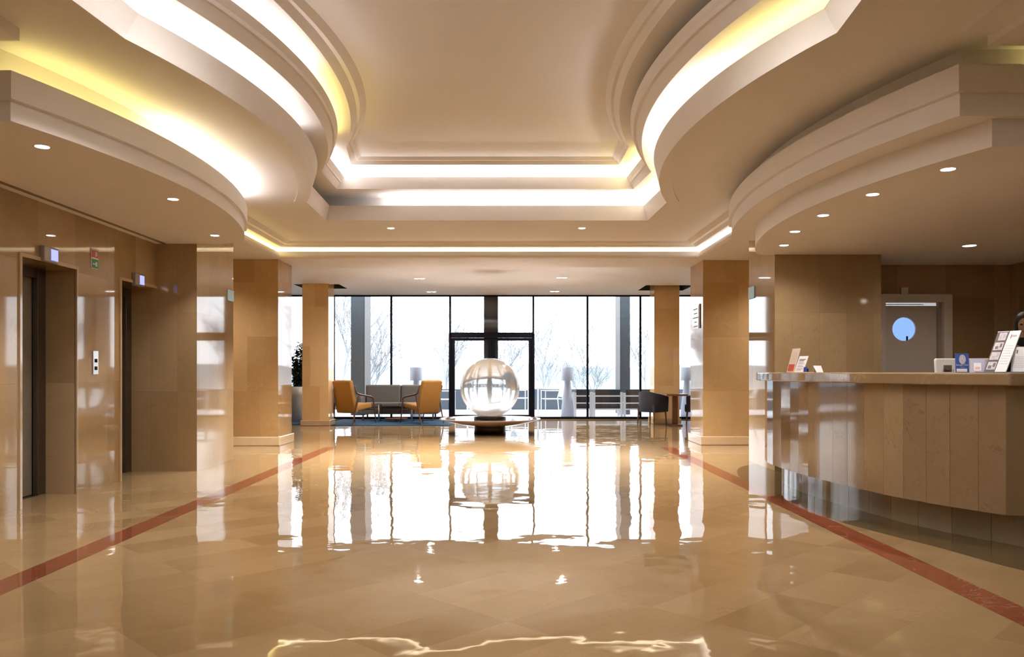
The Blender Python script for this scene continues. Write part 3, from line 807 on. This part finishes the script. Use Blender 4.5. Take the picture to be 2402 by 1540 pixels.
gl.l(gl.noise(mp.outputs[0], 1.5, 3), bp.inputs['Height']); gl.l(bp.outputs[0], gb.inputs['Normal'])
o = thing('sphere_fountain', 'large clear glass sphere fountain on a wide shallow dish', 'fountain', (fx, fy, 0))
MB().lathe([(.30, 0), (.29, .10), (.28, .16)], 40).build('pedestal', bronze, o, True)
MB().lathe([(.28, .12), (.34, .125), (.62, .18), (.94, .262), (.955, .275), (.94, .283), (.88, .270), (.42, .262), (.40, .255)], 72).build('dish', dish_mat, o, True)
MB().lathe([(.001, .268), (.86, .268)], 64, cap=False).build('water', mat('still_water', (.55, .6, .65), .03, 0, .02), o)
MB().lathe([(.22, .262), (.30, .268), (.30, .315), (.22, .33)], 40).build('socket_ring', bronze, o, True)
MB().ellipsoid((0, 0, 0), (.555, .555, .555), 96, 64).build('glass_sphere', gl.m, o, True).location = (0, 0, .855)

# ------------------------------------------------------------------ reception counter
ct = thing('reception_counter', 'curved beige marble reception counter', 'counter', (0, 0, 0))
raw = [(3.24, 5.26), (3.06, 5.60), (2.96, 5.85), (2.86, 6.16), (2.78, 6.62), (2.70, 7.15), (2.655, 7.7), (2.66, 8.1), (2.70, 8.45), (2.79, 8.75), (2.93, 8.97), (3.12, 9.08)]
def spline(pts, n):
    P_ = [Vector(p) for p in pts]; P_ = [P_[0] * 2 - P_[1]] + P_ + [P_[-1] * 2 - P_[-2]]; out = []
    for i in range(1, len(P_) - 2):
        for k in range(n):
            t = k / n; a, b, c, d = P_[i - 1:i + 3]
            out.append(.5 * ((2 * b) + (c - a) * t + (2 * a - 5 * b + 4 * c - d) * t * t + (3 * b - a - 3 * c + d) * t ** 3))
    out.append(P_[-2]); return out
fine = spline(raw, 24)
cum = [0.]
for a, b in zip(fine, fine[1:]): cum.append(cum[-1] + (b - a).length)
def along(s):
    s = max(0, min(cum[-1], s))
    for i in range(len(cum) - 1):
        if cum[i + 1] >= s:
            t = (s - cum[i]) / max(1e-9, cum[i + 1] - cum[i]); return fine[i].lerp(fine[i + 1], t)
    return fine[-1]
def sect(s0, s1, n=6): return [tuple(along(s0 + (s1 - s0) * i / n)) for i in range(n + 1)]
# joints read off the front (pixel x of each joint on the panel foot)
def s_of_px(px):
    best = 0; bd = 1e9
    for i, p in enumerate(fine):
        if p.y > 8.75: break
        d = abs(CX + p.x * F / p.y - px)
        if d < bd: bd = d; best = cum[i]
    return best
js = [0.] + [s_of_px(1740 + j / 2.655) for j in (1470, 1300, 1145, 1010, 885, 765, 660, 565, 487, 415, 352, 300, 245)]
while js[-1] < cum[-1] - .32: js.append(js[-1] + .27)
js.append(cum[-1])
zp0, zp1 = .22, 1.065
def inner(L, d): return offset(L, d, False)
for a, b in zip(js, js[1:]):
    S = sect(a + .0012, b - .0012, 1); I = inner(S, .03)
    m = MB(); ring = S + list(reversed(I)); m.prism(ring, zp0, zp1)
    m.build('front_panel', panel_stone, ct)
m = MB(); E = [(3.24, 5.26), (3.80, 5.20), (3.80, 5.23), (3.25, 5.29)]; m.prism(E, zp0, zp1); m.build('end_panel', panel_stone, ct)
# top slab
whole = sect(0, cum[-1], 90)
outr = inner(whole, -.09); innr = inner(whole, .48)
outr = [(3.20, 5.155)] + outr[2:]
slab = [(3.90, 5.09)] + outr + [(3.3, 9.12)] + list(reversed(innr[6:-6])) + [(3.55, 5.9), (3.90, 5.75)]
m = MB(); m.prism(slab, 1.062, 1.147); m.build('countertop', top_stone, ct, bevel=.012, seg=3)
# plinth tiles
kk = [tuple(p) for p in inner(sect(.0, cum[-1] - .1, 200), .17)]
kk = [(3.40, 5.25)] + [p for p in kk if p[1] > 5.33]
kc = [0.]
for a, b in zip(kk, kk[1:]): kc.append(kc[-1] + math.hypot(b[0] - a[0], b[1] - a[1]))
def kat(s):
    for i in range(len(kc) - 1):
        if kc[i + 1] >= s:
            t = (s - kc[i]) / max(1e-9, kc[i + 1] - kc[i]); return (kk[i][0] + (kk[i + 1][0] - kk[i][0]) * t, kk[i][1] + (kk[i + 1][1] - kk[i][1]) * t)
    return kk[-1]
s = 0.
while s < kc[-1] - .05:
    e = min(s + .29, kc[-1])
    S = [kat(s + .0015 + (e - s - .003) * i / 4) for i in range(5)]; I = offset(S, .03, False)
    MB().prism(S + list(reversed(I)), 0, zp0 + .01).build('plinth_tile', kick_stone, ct)
    s = e
MB().prism([(3.43, 5.26), (3.43, 5.24), (4.0, 5.2), (4.0, 5.24)], 0, zp0).build('plinth_tile', kick_stone, ct)
m = MB(); ib = offset(kk, .06, False); ic = offset(kk, .10, False); m.prism(ib + list(reversed(ic)), .0, 1.06); m.build('carcass', dark_gap, ct)
m = MB(); m.prism(list(offset(kk, .06, False)) + list(reversed(offset(kk, .11, False))), zp0, zp0 + .01).build('soffit_strip', dark_gap, ct)
m = MB(); m.prism([(p[0], p[1]) for p in offset(kk[30:-30], .12, False)] + [(q[0] + .75, q[1]) for q in reversed(offset(kk[30:-30], .12, False))], .70, .74); m.build('desk_top', mid_wood, ct)

TOP = 1.1475
def board(name, lab, cat, px, Y, w, h, rz, tilt, material, th=.006, z=TOP, thick_back=True):
    """upright board on the counter: local x = width, z = up, -y = face; leans back."""
    X = (px - CX) * Y / F
    o = thing(name, lab, cat, (X, Y, z), rz)
    R = Matrix.Rotation(-tilt, 4, 'X')
    MB().box(-w / 2, w / 2, 0, th, 0, h).xf(R).build('panel', material, o)
    return o, R
def on(R, x0, x1, z0, z1, d=.0012):
    return MB().box(x0, x1, -d, 0, z0, z1).xf(R)
def easel(o, w, h, tilt, material):
    y = h * .45 * math.tan(tilt) + .003
    return MB().box(-.015, .015, y, y + .004, 0, h * .44).build('easel_leg', material, o)
# left group
RZ = math.radians(-72)
o, R = board('brochure_board', 'tall beige brochure board with a red block at its foot on the counter end', 'brochure board', 1854, 8.25, .122, .254, RZ, .30, beige_card)
on(R, -.052, .040, .012, .085).build('red_block', red_print, o)
m = MB()
for k in range(6): m.v, m.f = m.v, m.f; mm = on(R, -.045, .045, .115 + k * .018, .118 + k * .018); m.add(mm.v, mm.f)
m.build('text_line', mat('beige_print', (.45, .37, .32), .7), o)
easel(o, .1, .254, .30, beige_card)
o, R = board('price_board', 'smaller white board with four printed blocks on the counter end', 'notice board', 1873, 7.95, .129, .172, RZ, .386, paper)
for k in range(4):
    m = MB(); z = .128 - k * .033
    for q in range(3):
        mm = on(R, -.048, .048 - .012 * ((k + q) % 3), z + .007 - q * .009, z + .013 - q * .009); m.add(mm.v, mm.f)
    m.build('text_block', pale_ink if k else ink, o)
easel(o, .1, .172, .386, paper)
o = thing('card_holder', 'tiny clear card holder beside the price board', 'card holder', ((1889.5 - CX) * 7.8 / F, 7.8, TOP), RZ)
MB().box(-.028, .028, -.012, .012, 0, .035).build('holder', acrylic, o)
MB().box(-.022, .022, -.005, .003, .003, .05).build('card', blue_print, o)
o = tag(MB().box(-.10, .10, -.07, .07, 0, .003).build('flyer', paper), 'white flyer lying flat in front of the price board', 'flyer')
o.location = ((1880 - CX) * 7.7 / F, 7.72, TOP); o.rotation_euler = (0, 0, .2)
o = thing('tent_card', 'small blank white tent card on the counter', 'tent card', ((1919 - CX) * 7.6 / F, 7.6, TOP), math.radians(12))
m = MB(); m.add([(-.035, -.03, 0), (.035, -.03, 0), (.03, .0, .062), (-.052, .0, .062), (-.035, -.027, 0), (.035, -.027, 0), (.03, .003, .062), (-.052, .003, .062)],
              [(0, 1, 2, 3), (4, 5, 6, 7), (0, 1, 5, 4), (1, 2, 6, 5), (2, 3, 7, 6), (3, 0, 4, 7)]); m.build('face', paper, o)
m = MB(); m.add([(.03, .0, .062), (-.052, .0, .062), (-.01, .05, 0), (.075, .05, 0), (.03, .003, .062), (-.052, .003, .062), (-.01, .053, 0), (.075, .053, 0)],
              [(0, 1, 2, 3), (4, 5, 6, 7), (0, 1, 5, 4), (1, 2, 6, 5), (2, 3, 7, 6), (3, 0, 4, 7)]); m.build('back_flap', paper, o)
# right group
Yg = 5.75
RZR = math.radians(-40)
o = thing('computer_monitor', 'silver back of a monitor rising behind the counter', 'monitor', ((2266 - CX) * 6.7 / F, 6.7, .743), math.radians(-6))
MB().box(-.225, .225, -.012, .02, .22, .525).xf(Matrix.Rotation(-.12, 4, 'X')).build('screen_back', monitor_m, o, bevel=.014, seg=3)
MB().tube([(0, .05, 0), (0, .02, .30)], .025, 12).build('stand_neck', monitor_m, o)
MB().box(-.12, .12, -.06, .12, 0, .012).build('stand_foot', monitor_m, o, bevel=.004)
o = thing('card_box', 'small dark leaflet in a clear holder in front of the monitor', 'card holder', ((2223 - CX) * 5.85 / F, 5.85, TOP), math.radians(-20))
MB().box(-.032, .036, -.014, .014, 0, .022).build('holder', acrylic, o)
MB().box(-.026, .026, -.006, .006, .003, .052).build('leaflet', photo_board, o)
MB().box(-.008, .006, -.0075, -.006, .018, .026).build('orange_mark', sign_red, o)
o, R = board('leaflet', 'blue leaflet with white emblem and lettering standing on the counter', 'leaflet', 2257.5, 5.7, .085, .135, math.radians(-18), .12, blue_print)
m = MB(); n = 26
el = [(.002 + .021 * math.cos(2 * PI * i / n), -.0012, .092 + .034 * math.sin(2 * PI * i / n)) for i in range(n)]
m.add(el, [tuple(range(n))]).loft(el, [(p[0], 0, p[2]) for p in el]); m.xf(R).build('emblem', photo_a, o)
on(R, -.036, .030, .004, .026).build('white_label', paper, o)
tx = text_mesh('lettering', 'Europa Class', .0145, paper, o, (0, 0, 0), (0, 0, 0)); tx.matrix_local = R @ Matrix.Translation((0, -.0012, .048)) @ Matrix.Rotation(PI / 2, 4, 'X')
tx = text_mesh('lettering', 'le club', .010, photo_a, o, (0, 0, 0), (0, 0, 0)); tx.matrix_local = R @ Matrix.Translation((.002, -.0012, .034)) @ Matrix.Rotation(PI / 2, 4, 'X')
o = thing('acrylic_stand', 'clear acrylic tent stand holding a white card beside the blue leaflet', 'card stand', ((2293 - CX) * 5.62 / F, 5.62, TOP), math.radians(-30))
tlt = .42
MB().box(-.045, .045, 0, .003, 0, .108).xf(Matrix.Rotation(-tlt, 4, 'X')).build('front_sheet', mat('lilac_sheet', (.42, .42, .58), .3), o)
MB().box(-.045, .045, -.003, .0, 0, .108).xf(Matrix.Translation((0, .09, 0)) @ Matrix.Rotation(tlt, 4, 'X')).build('back_sheet', mat('grey_sheet', (.20, .19, .19), .3), o)
Rt = Matrix.Rotation(-tlt, 4, 'X')
on(Rt, -.022, .022, .012, .072).build('card', paper, o)
on(Rt, -.014, .014, .022, .042, .002).build('pink_print', pink_print, o)
o, R = board('photo_board', 'tall dark board with a column of four photos leaning on the counter', 'photo board', 2321, 5.50, .088, .303, math.radians(-72), .436, photo_board, z=TOP + .0045)
for k in range(4):
    z = .235 - k * .073
    on(R, -.034 + .012 * (k == 0), .034, z, z + .058).build('photo', photo_a, o)
    m = MB(); a_ = on(R, -.022, .0, z + .008, z + .03, .002); m.add(a_.v, a_.f); a_ = on(R, .010, .026, z + .02, z + .05, .002); m.add(a_.v, a_.f); m.build('photo_detail', ink if k % 2 else pale_ink, o)
MB().box(-.044, .044, -.002, .007, .299, .304).xf(R).build('top_edge', paper, o)
easel(o, .1, .303, .436, photo_board)
o, R = board('notice_stand', 'tall white leaning notice with small logo next to the photo board', 'notice board', 2346, 5.40, .084, .308, math.radians(-72), .462, paper, z=TOP + .0045)
on(R, -.02, -.014, .25, .28).build('logo_bar', red_print, o); on(R, -.010, .022, .262, .275).build('logo', pale_ink, o)
m = MB()
for k in range(8):
    a_ = on(R, -.034, .032 - .008 * (k % 3), .06 + k * .019, .063 + k * .019); m.add(a_.v, a_.f)
m.build('text_line', mat('faint_print', (.62, .61, .66), .7), o)
easel(o, .1, .308, .462, black)
o, R = board('notice_sheet', 'white printed sheet with a dark mark at the right picture edge', 'notice', 2394, 5.32, .13, .172, math.radians(-60), .29, paper, z=TOP + .0045)
on(R, -.045, -.037, .125, .150).build('mark', ink, o)
m = MB()
for k in range(7):
    a_ = on(R, -.052, .052, .03 + k * .012, .033 + k * .012); m.add(a_.v, a_.f)
m.build('text_line', mat('faint_blue_print', (.56, .58, .66), .7), o)
easel(o, .1, .172, .29, paper)
o = tag(MB().box(-.13, .16, -.09, .09, 0, .004).build('desk_folder', mat('blue_folder', (.10, .20, .42), .5), bevel=.001), 'flat blue folder under the leaning notices', 'folder')
o.location = ((2350 - CX) * 5.35 / F, 5.37, TOP); o.rotation_euler = (0, 0, .5)

# ------------------------------------------------------------------ receptionist
pr = thing('person', 'person with dark hair in a khaki jacket standing behind the counter at the picture edge', 'person', (5.12, 8.0, 0), math.radians(-35))
def skin_body(name, verts, edges, radii, material, parent):
    me = bpy.data.meshes.new(name); me.from_pydata(verts, edges, []); me.update()
    o = bpy.data.objects.new(name, me); COL.objects.link(o); o.parent = parent
    bm = bmesh.new(); bm.from_mesh(me); ly = bm.verts.layers.skin.verify()
    for i, v in enumerate(bm.verts):
        r = radii[i]; v[ly].radius = r if isinstance(r, tuple) else (r, r); v[ly].use_root = i == 0
    bm.to_mesh(me); bm.free()
    sk = o.modifiers.new('skin', 'SKIN'); sk.use_smooth_shade = True
    ss = o.modifiers.new('soft', 'SUBSURF'); ss.levels = 2; ss.render_levels = 2
    me.materials.append(material)
    return o
V = []; E = []; Rr = []
def jv(p, r, par=None):
    V.append(p); Rr.append(r)
    if par is not None: E.append((par, len(V) - 1))
    return len(V) - 1
pel = jv((0, 0, .92), (.155, .11)); wa = jv((0, -.01, 1.08), (.13, .095), pel); ch = jv((0, 0, 1.28), (.155, .11), wa); nk = jv((0, .0, 1.43), (.06, .055), ch); hd0 = jv((0, -.02, 1.50), (.052, .052), nk)
hd1 = jv((0, -.03, 1.58), (.072, .085), hd0); hd2 = jv((0, -.025, 1.66), (.074, .09), hd1); jv((0, -.015, 1.71), (.05, .06), hd2)
for s_ in (-1, 1):
    sh = jv((s_ * .17, 0, 1.39), .055, ch); el_ = jv((s_ * .23, .02, 1.12), .042, sh); wr = jv((s_ * .17, -.20, 1.00), .028, el_); pa = jv((s_ * .155, -.27, .99), (.036, .016), wr)
    for q, (dx, ln) in enumerate(((-.03, .065), (-.01, .075), (.01, .07), (.028, .055))):
        a1 = jv((s_ * .155 + dx, -.31, .985), .009, pa); jv((s_ * .155 + dx * 1.1, -.31 - ln, .965), .0075, a1)
    t1 = jv((s_ * .155 - s_ * .04, -.26, .985), .010, pa); jv((s_ * .155 - s_ * .055, -.30, .975), .008, t1)
    hp = jv((s_ * .095, 0, .86), .085, pel); kn = jv((s_ * .10, -.02, .48), .058, hp); an = jv((s_ * .10, .01, .08), .038, kn); jv((s_ * .10, -.13, .035), .032, an)
skin_body('body', V, E, Rr, skin, pr)
m = MB()
m.ellipsoid((-.032, -.112, 1.615), (.012, .008, .008), 12, 8).ellipsoid((.032, -.112, 1.615), (.012, .008, .008), 12, 8); m.build('eye', scarf, pr, True)
MB().ellipsoid((0, -.125, 1.585), (.012, .018, .022), 12, 8).build('nose', skin, pr, True)
MB().ellipsoid((0, -.112, 1.545), (.024, .006, .006), 12, 8).build('mouth', mat('lip', (.30, .09, .07), .5), pr, True)
for s_ in (-1, 1): MB().ellipsoid((s_ * .078, -.01, 1.60), (.010, .018, .030), 12, 8).build('ear', skin, pr, True)
m = MB(); m.ellipsoid((0, .012, 1.665), (.092, .108, .085), 24, 16).ellipsoid((0, .055, 1.58), (.088, .065, .115), 24, 16).ellipsoid((-.075, .0, 1.60), (.026, .055, .085), 16, 10).ellipsoid((.075, .0, 1.60), (.026, .055, .085), 16, 10)
m.build('hair', hair, pr, True)
JV, JE, JR = [], [], []
def jj(p, r, par=None):
    JV.append(p); JR.append(r)
    if par is not None: JE.append((par, len(JV) - 1))
    return len(JV) - 1
a = jj((0, 0, .88), (.185, .135)); b = jj((0, -.01, 1.08), (.155, .12), a); c = jj((0, 0, 1.30), (.180, .13), b); jj((0, 0, 1.40), (.10, .08), c)
for s_ in (-1, 1):
    q = jj((s_ * .175, 0, 1.385), .07, c); q = jj((s_ * .235, .02, 1.12), .057, q); jj((s_ * .18, -.18, 1.005), .042, q)
skin_body('jacket', JV, JE, JR, jacket, pr)
MB().lathe([(.075, 1.38), (.10, 1.42), (.095, 1.47), (.07, 1.49), (.06, 1.44)], 24, cap=False).build('scarf', scarf, pr, True)
m = MB()
for s_ in (-1, 1): m.tube([(s_ * .095, 0, .88), (s_ * .10, -.02, .48), (s_ * .10, .01, .07)], [.10, .075, .06], 14)
m.build('trousers', scarf, pr, True)

# ------------------------------------------------------------------ downlights
def downlight(lab, x, y, z, r, glow, group, watts, col, ang=110, blend=.6):
    o = thing('downlight', lab, 'downlight', (x, y, z), 0, group)
    MB().lathe([(r, .0), (r + .012, -.003), (r + .013, .002)], 28, cap=False).build('trim_ring', white_lac, o, True)
    MB().lathe([(.001, -.002), (r, -.002)], 28, cap=False).build('lens', glow, o)
    if watts: spot('downlight_beam', (x, y, z - .01), watts, col, ang, r=r, blend=blend)
    return o
WARM = (1., .95, .89); NEUT = (1., .92, .84)
for px, py, lab in ((99, 344, 'round ceiling downlight over the nearer lift'), (406, 467, 'round ceiling downlight in the middle of the lift ceiling'), (504, 552, 'round ceiling downlight near the marble wall end by the lifts')):
    Y = 1.49 * F / (CY - py); downlight(lab, (px - CX) * Y / F, Y, H(1.49), .043, lamp_warm, 'lift lobby downlights', 40, WARM)
for px, py, lab in ((2224, 397, 'round downlight nearest the viewer over the reception'), (2047, 456, 'second round downlight along the reception ceiling edge'), (1931, 505, 'third round downlight along the reception ceiling edge'),
                    (1865, 543, 'fourth round downlight along the reception ceiling edge'), (1839, 575, 'farthest round downlight along the reception ceiling edge'), (2274, 576, 'bright round downlight in front of the staff door')):
    Y = 1.37 * F / (CY - py); downlight(lab, (px - CX) * Y / F, Y, H(1.37), .045 if px != 2274 else .065, lamp_glow, 'reception downlights', 26 if px != 2274 else 14, NEUT, 150)
for px, lab in ((917, 'round downlight over the hall on the armchair side'), (1365, 'round downlight over the hall on the reception side')):
    Y = 1.99 * F / (CY - 535); downlight(lab, (px - CX) * Y / F, Y, H(1.99), .045, lamp_glow, 'hall downlights', 720, WARM)
for px, py, lab in ((984, 653, 'twin lounge spotlight nearer, on the armchair side'), (1318, 651, 'twin lounge spotlight nearer, on the lamp side'), (1012, 684, 'twin lounge spotlight next to the glass, armchair side'), (1301, 683, 'twin lounge spotlight next to the glass, lamp side')):
    Y = HL * F / (CY - py); X = (px - CX) * Y / F
    o = thing('twin_spotlight', lab, 'ceiling light', (X, Y, H(HL)), 0, 'twin lounge spotlights')
    m = MB(); m.box(-.12, .12, -.065, -.055, -.004, .002).box(-.12, .12, .055, .065, -.004, .002).box(-.12, -.11, -.055, .055, -.004, .002).box(.11, .12, -.055, .055, -.004, .002).build('frame', white_lac, o)
    for s_ in (-1, 1): MB().lathe([(.001, -.003), (.045, -.003)], 24, (s_ * .055, 0, 0), cap=False).build('lens', lamp_glow, o)
    spot('lounge_beam', (X, Y, H(HL) - .02), 125, NEUT, 160)

for k in range(6):
    a_ = 2 * PI * k / 6 + .3
    spot('fountain_lamp', (fx + .66 * math.cos(a_), fy + .66 * math.sin(a_), .30), 18, (1., .9, .84), 120, (PI + .30 * math.sin(a_), -.30 * math.cos(a_), 0), .05)
for x, lab in ((-5.2, 'hidden fill downlight added behind the marble wall end'), (4.7, 'hidden fill downlight added behind the marble pier')):
    downlight(lab, x, 11.7, H(1.76), .05, lamp_warm, 'added passage downlights', 120, WARM, 150)  # hidden lamps added to brighten the columns and the floor near them
# ------------------------------------------------------------------ light in the coves
def cove_line(p, q, z, wpm, col, wid=.05):
    L = math.hypot(q[0] - p[0], q[1] - p[1])
    area('cove_lamp', ((p[0] + q[0]) / 2, (p[1] + q[1]) / 2, z), (PI, 0, math.atan2(q[1] - p[1], q[0] - p[0])), L, wid, wpm * L, col)
def cove(L, i0, i1, z, wpm, col, step=8, wid=.05):
    i = i0
    while i < i1:
        j = min(i + step, i1); cove_line(L[i], L[j], z, wpm, col, wid); i = j
WHITE = (1., .97, .96); YEL = (1., .82, .27); CREAM = (1., .88, .60)
g2 = offset(L2t, .12); g3 = offset(L3t, .09)
R0, R1 = 2, 2 + NA                     # right arc indices (near -> far)
FR, FLc = R1 + 1, R1 + 2               # far right, far left corners
A0, A1 = R1 + 3, R1 + 3 + NA           # left arc (far -> near)
W = 2.7
def lerp(p, q, t): return (p[0] + (q[0] - p[0]) * t, p[1] + (q[1] - p[1]) * t)
# lower cove
cove(g2, A0 + 19, A0 + 27, H(2.165), W * .3, WHITE)
cove(g2, A0 + 27, A1, H(2.165), W * .55, WHITE)
cove_line(g2[FR], lerp(g2[FR], g2[FLc], .80), H(2.165), W, WHITE)
cove_line(g2[R1], g2[FR], H(2.165), W * .7, CREAM)
cove(g2, R0, R0 + 14, H(2.165), W * .5, YEL)
cove(g2, R0 + 14, R1 - 12, H(2.165), W * .8, WHITE)
cove(g2, R1 - 12, R1, H(2.165), W * .7, CREAM)
cove_line(g2[0], g2[1], H(2.165), W, WHITE)
# upper cove
cove(g3, A0 + 6, A0 + 27, H(2.495), W * .4, YEL)
cove(g3, A0 + 27, A1, H(2.495), W * .5, WHITE)
cove_line(g3[FR], g3[FLc], H(2.495), W * .7, WHITE)
cove_line(g3[FLc], g3[A0], H(2.495), W * .7, WHITE)
cove_line(g3[R1], g3[FR], H(2.495), W * .6, YEL)
cove_line(g3[0], g3[1], H(2.495), W * .7, WHITE)
# lift soffit cove (left)
gl_ = off_l(-.11)
cove(gl_, 1, 1 + 16, H(1.762), W * .28, YEL)
cove(gl_, 1 + 16, 1 + 30, H(1.762), W * .6, CREAM)
cove(gl_, 1 + 30, 1 + NA - 2, H(1.762), W * 1.1, WHITE)
cove_line((3.2, 4.96), (5.8, 4.96), H(1.80), W * .15, YEL)
# cornice
cl_ = cpath(.15)
cove_line(cl_[1], cl_[2], H(1.858), W * .32, CREAM, .04)
cove_line((cl_[0][0], 9.6), cl_[1], H(1.858), W * .6, YEL, .04)
cove_line(cl_[2], (cl_[3][0], 9.6), H(1.858), W * .6, WHITE, .04)

# unseen lamps added behind the viewer to brighten the lobby
for x in (-3, 0, 3):
    for y in (-3.5, -.5):
        downlight('unseen fill downlight added behind the viewer', x, y, H(1.99), .06, lamp_warm, 'added fill downlights', 32, WARM, 178, .15)
for x in (-1.3, -.25, .8):
    downlight('unseen fill downlight added in the topmost ceiling field overhead', x, 4.6, H(2.70), .06, lamp_warm, 'added overhead downlights', 55, WARM, 150)  # added out of view, to lift floor and ceiling by bounce

# ------------------------------------------------------------------ sky
w = bpy.data.worlds.new('overcast_sky'); SC.world = w; w.use_nodes = True
bg = w.node_tree.nodes['Background']; bg.inputs[0].default_value = (.86, .93, 1., 1); bg.inputs[1].default_value = 2.4
pl = bpy.data.lights.new('window_portal', 'AREA'); pl.shape = 'RECTANGLE'; pl.size = 18; pl.size_y = 3.1
po = bpy.data.objects.new('window_portal', pl); COL.objects.link(po); po.location = (0, 20.0, 1.52); po.rotation_euler = (-PI / 2, 0, 0)
pl.cycles.is_portal = True

# ------------------------------------------------------------------ camera
cd = bpy.data.cameras.new('camera'); cam = bpy.data.objects.new('camera', cd); COL.objects.link(cam)
cam.location = (0, 0, CZ); cam.rotation_euler = (PI / 2, 0, 0)
cd.sensor_width = 36; cd.lens = F / 2402 * 36
cd.shift_x = (1201 - CX) / 2402; cd.shift_y = (CY - 770) / 2402
cd.clip_end = 500
SC.camera = cam
vs = SC.view_settings
SC.display_settings.display_device = 'sRGB'
vs.view_transform = 'Standard'; vs.look = 'None'; vs.gamma = 1; vs.use_curve_mapping = False
vs.exposure = 1.1
cy = SC.cycles
cy.max_bounces = 8; cy.diffuse_bounces = 4; cy.glossy_bounces = 4; cy.transmission_bounces = 8; cy.transparent_max_bounces = 12
cy.caustics_reflective = False; cy.caustics_refractive = False
cy.sample_clamp_indirect = 6.0
cy.use_denoising = True
cy.use_adaptive_sampling = True; cy.adaptive_threshold = .03
cy.light_sampling_threshold = .02; cy.use_light_tree = False
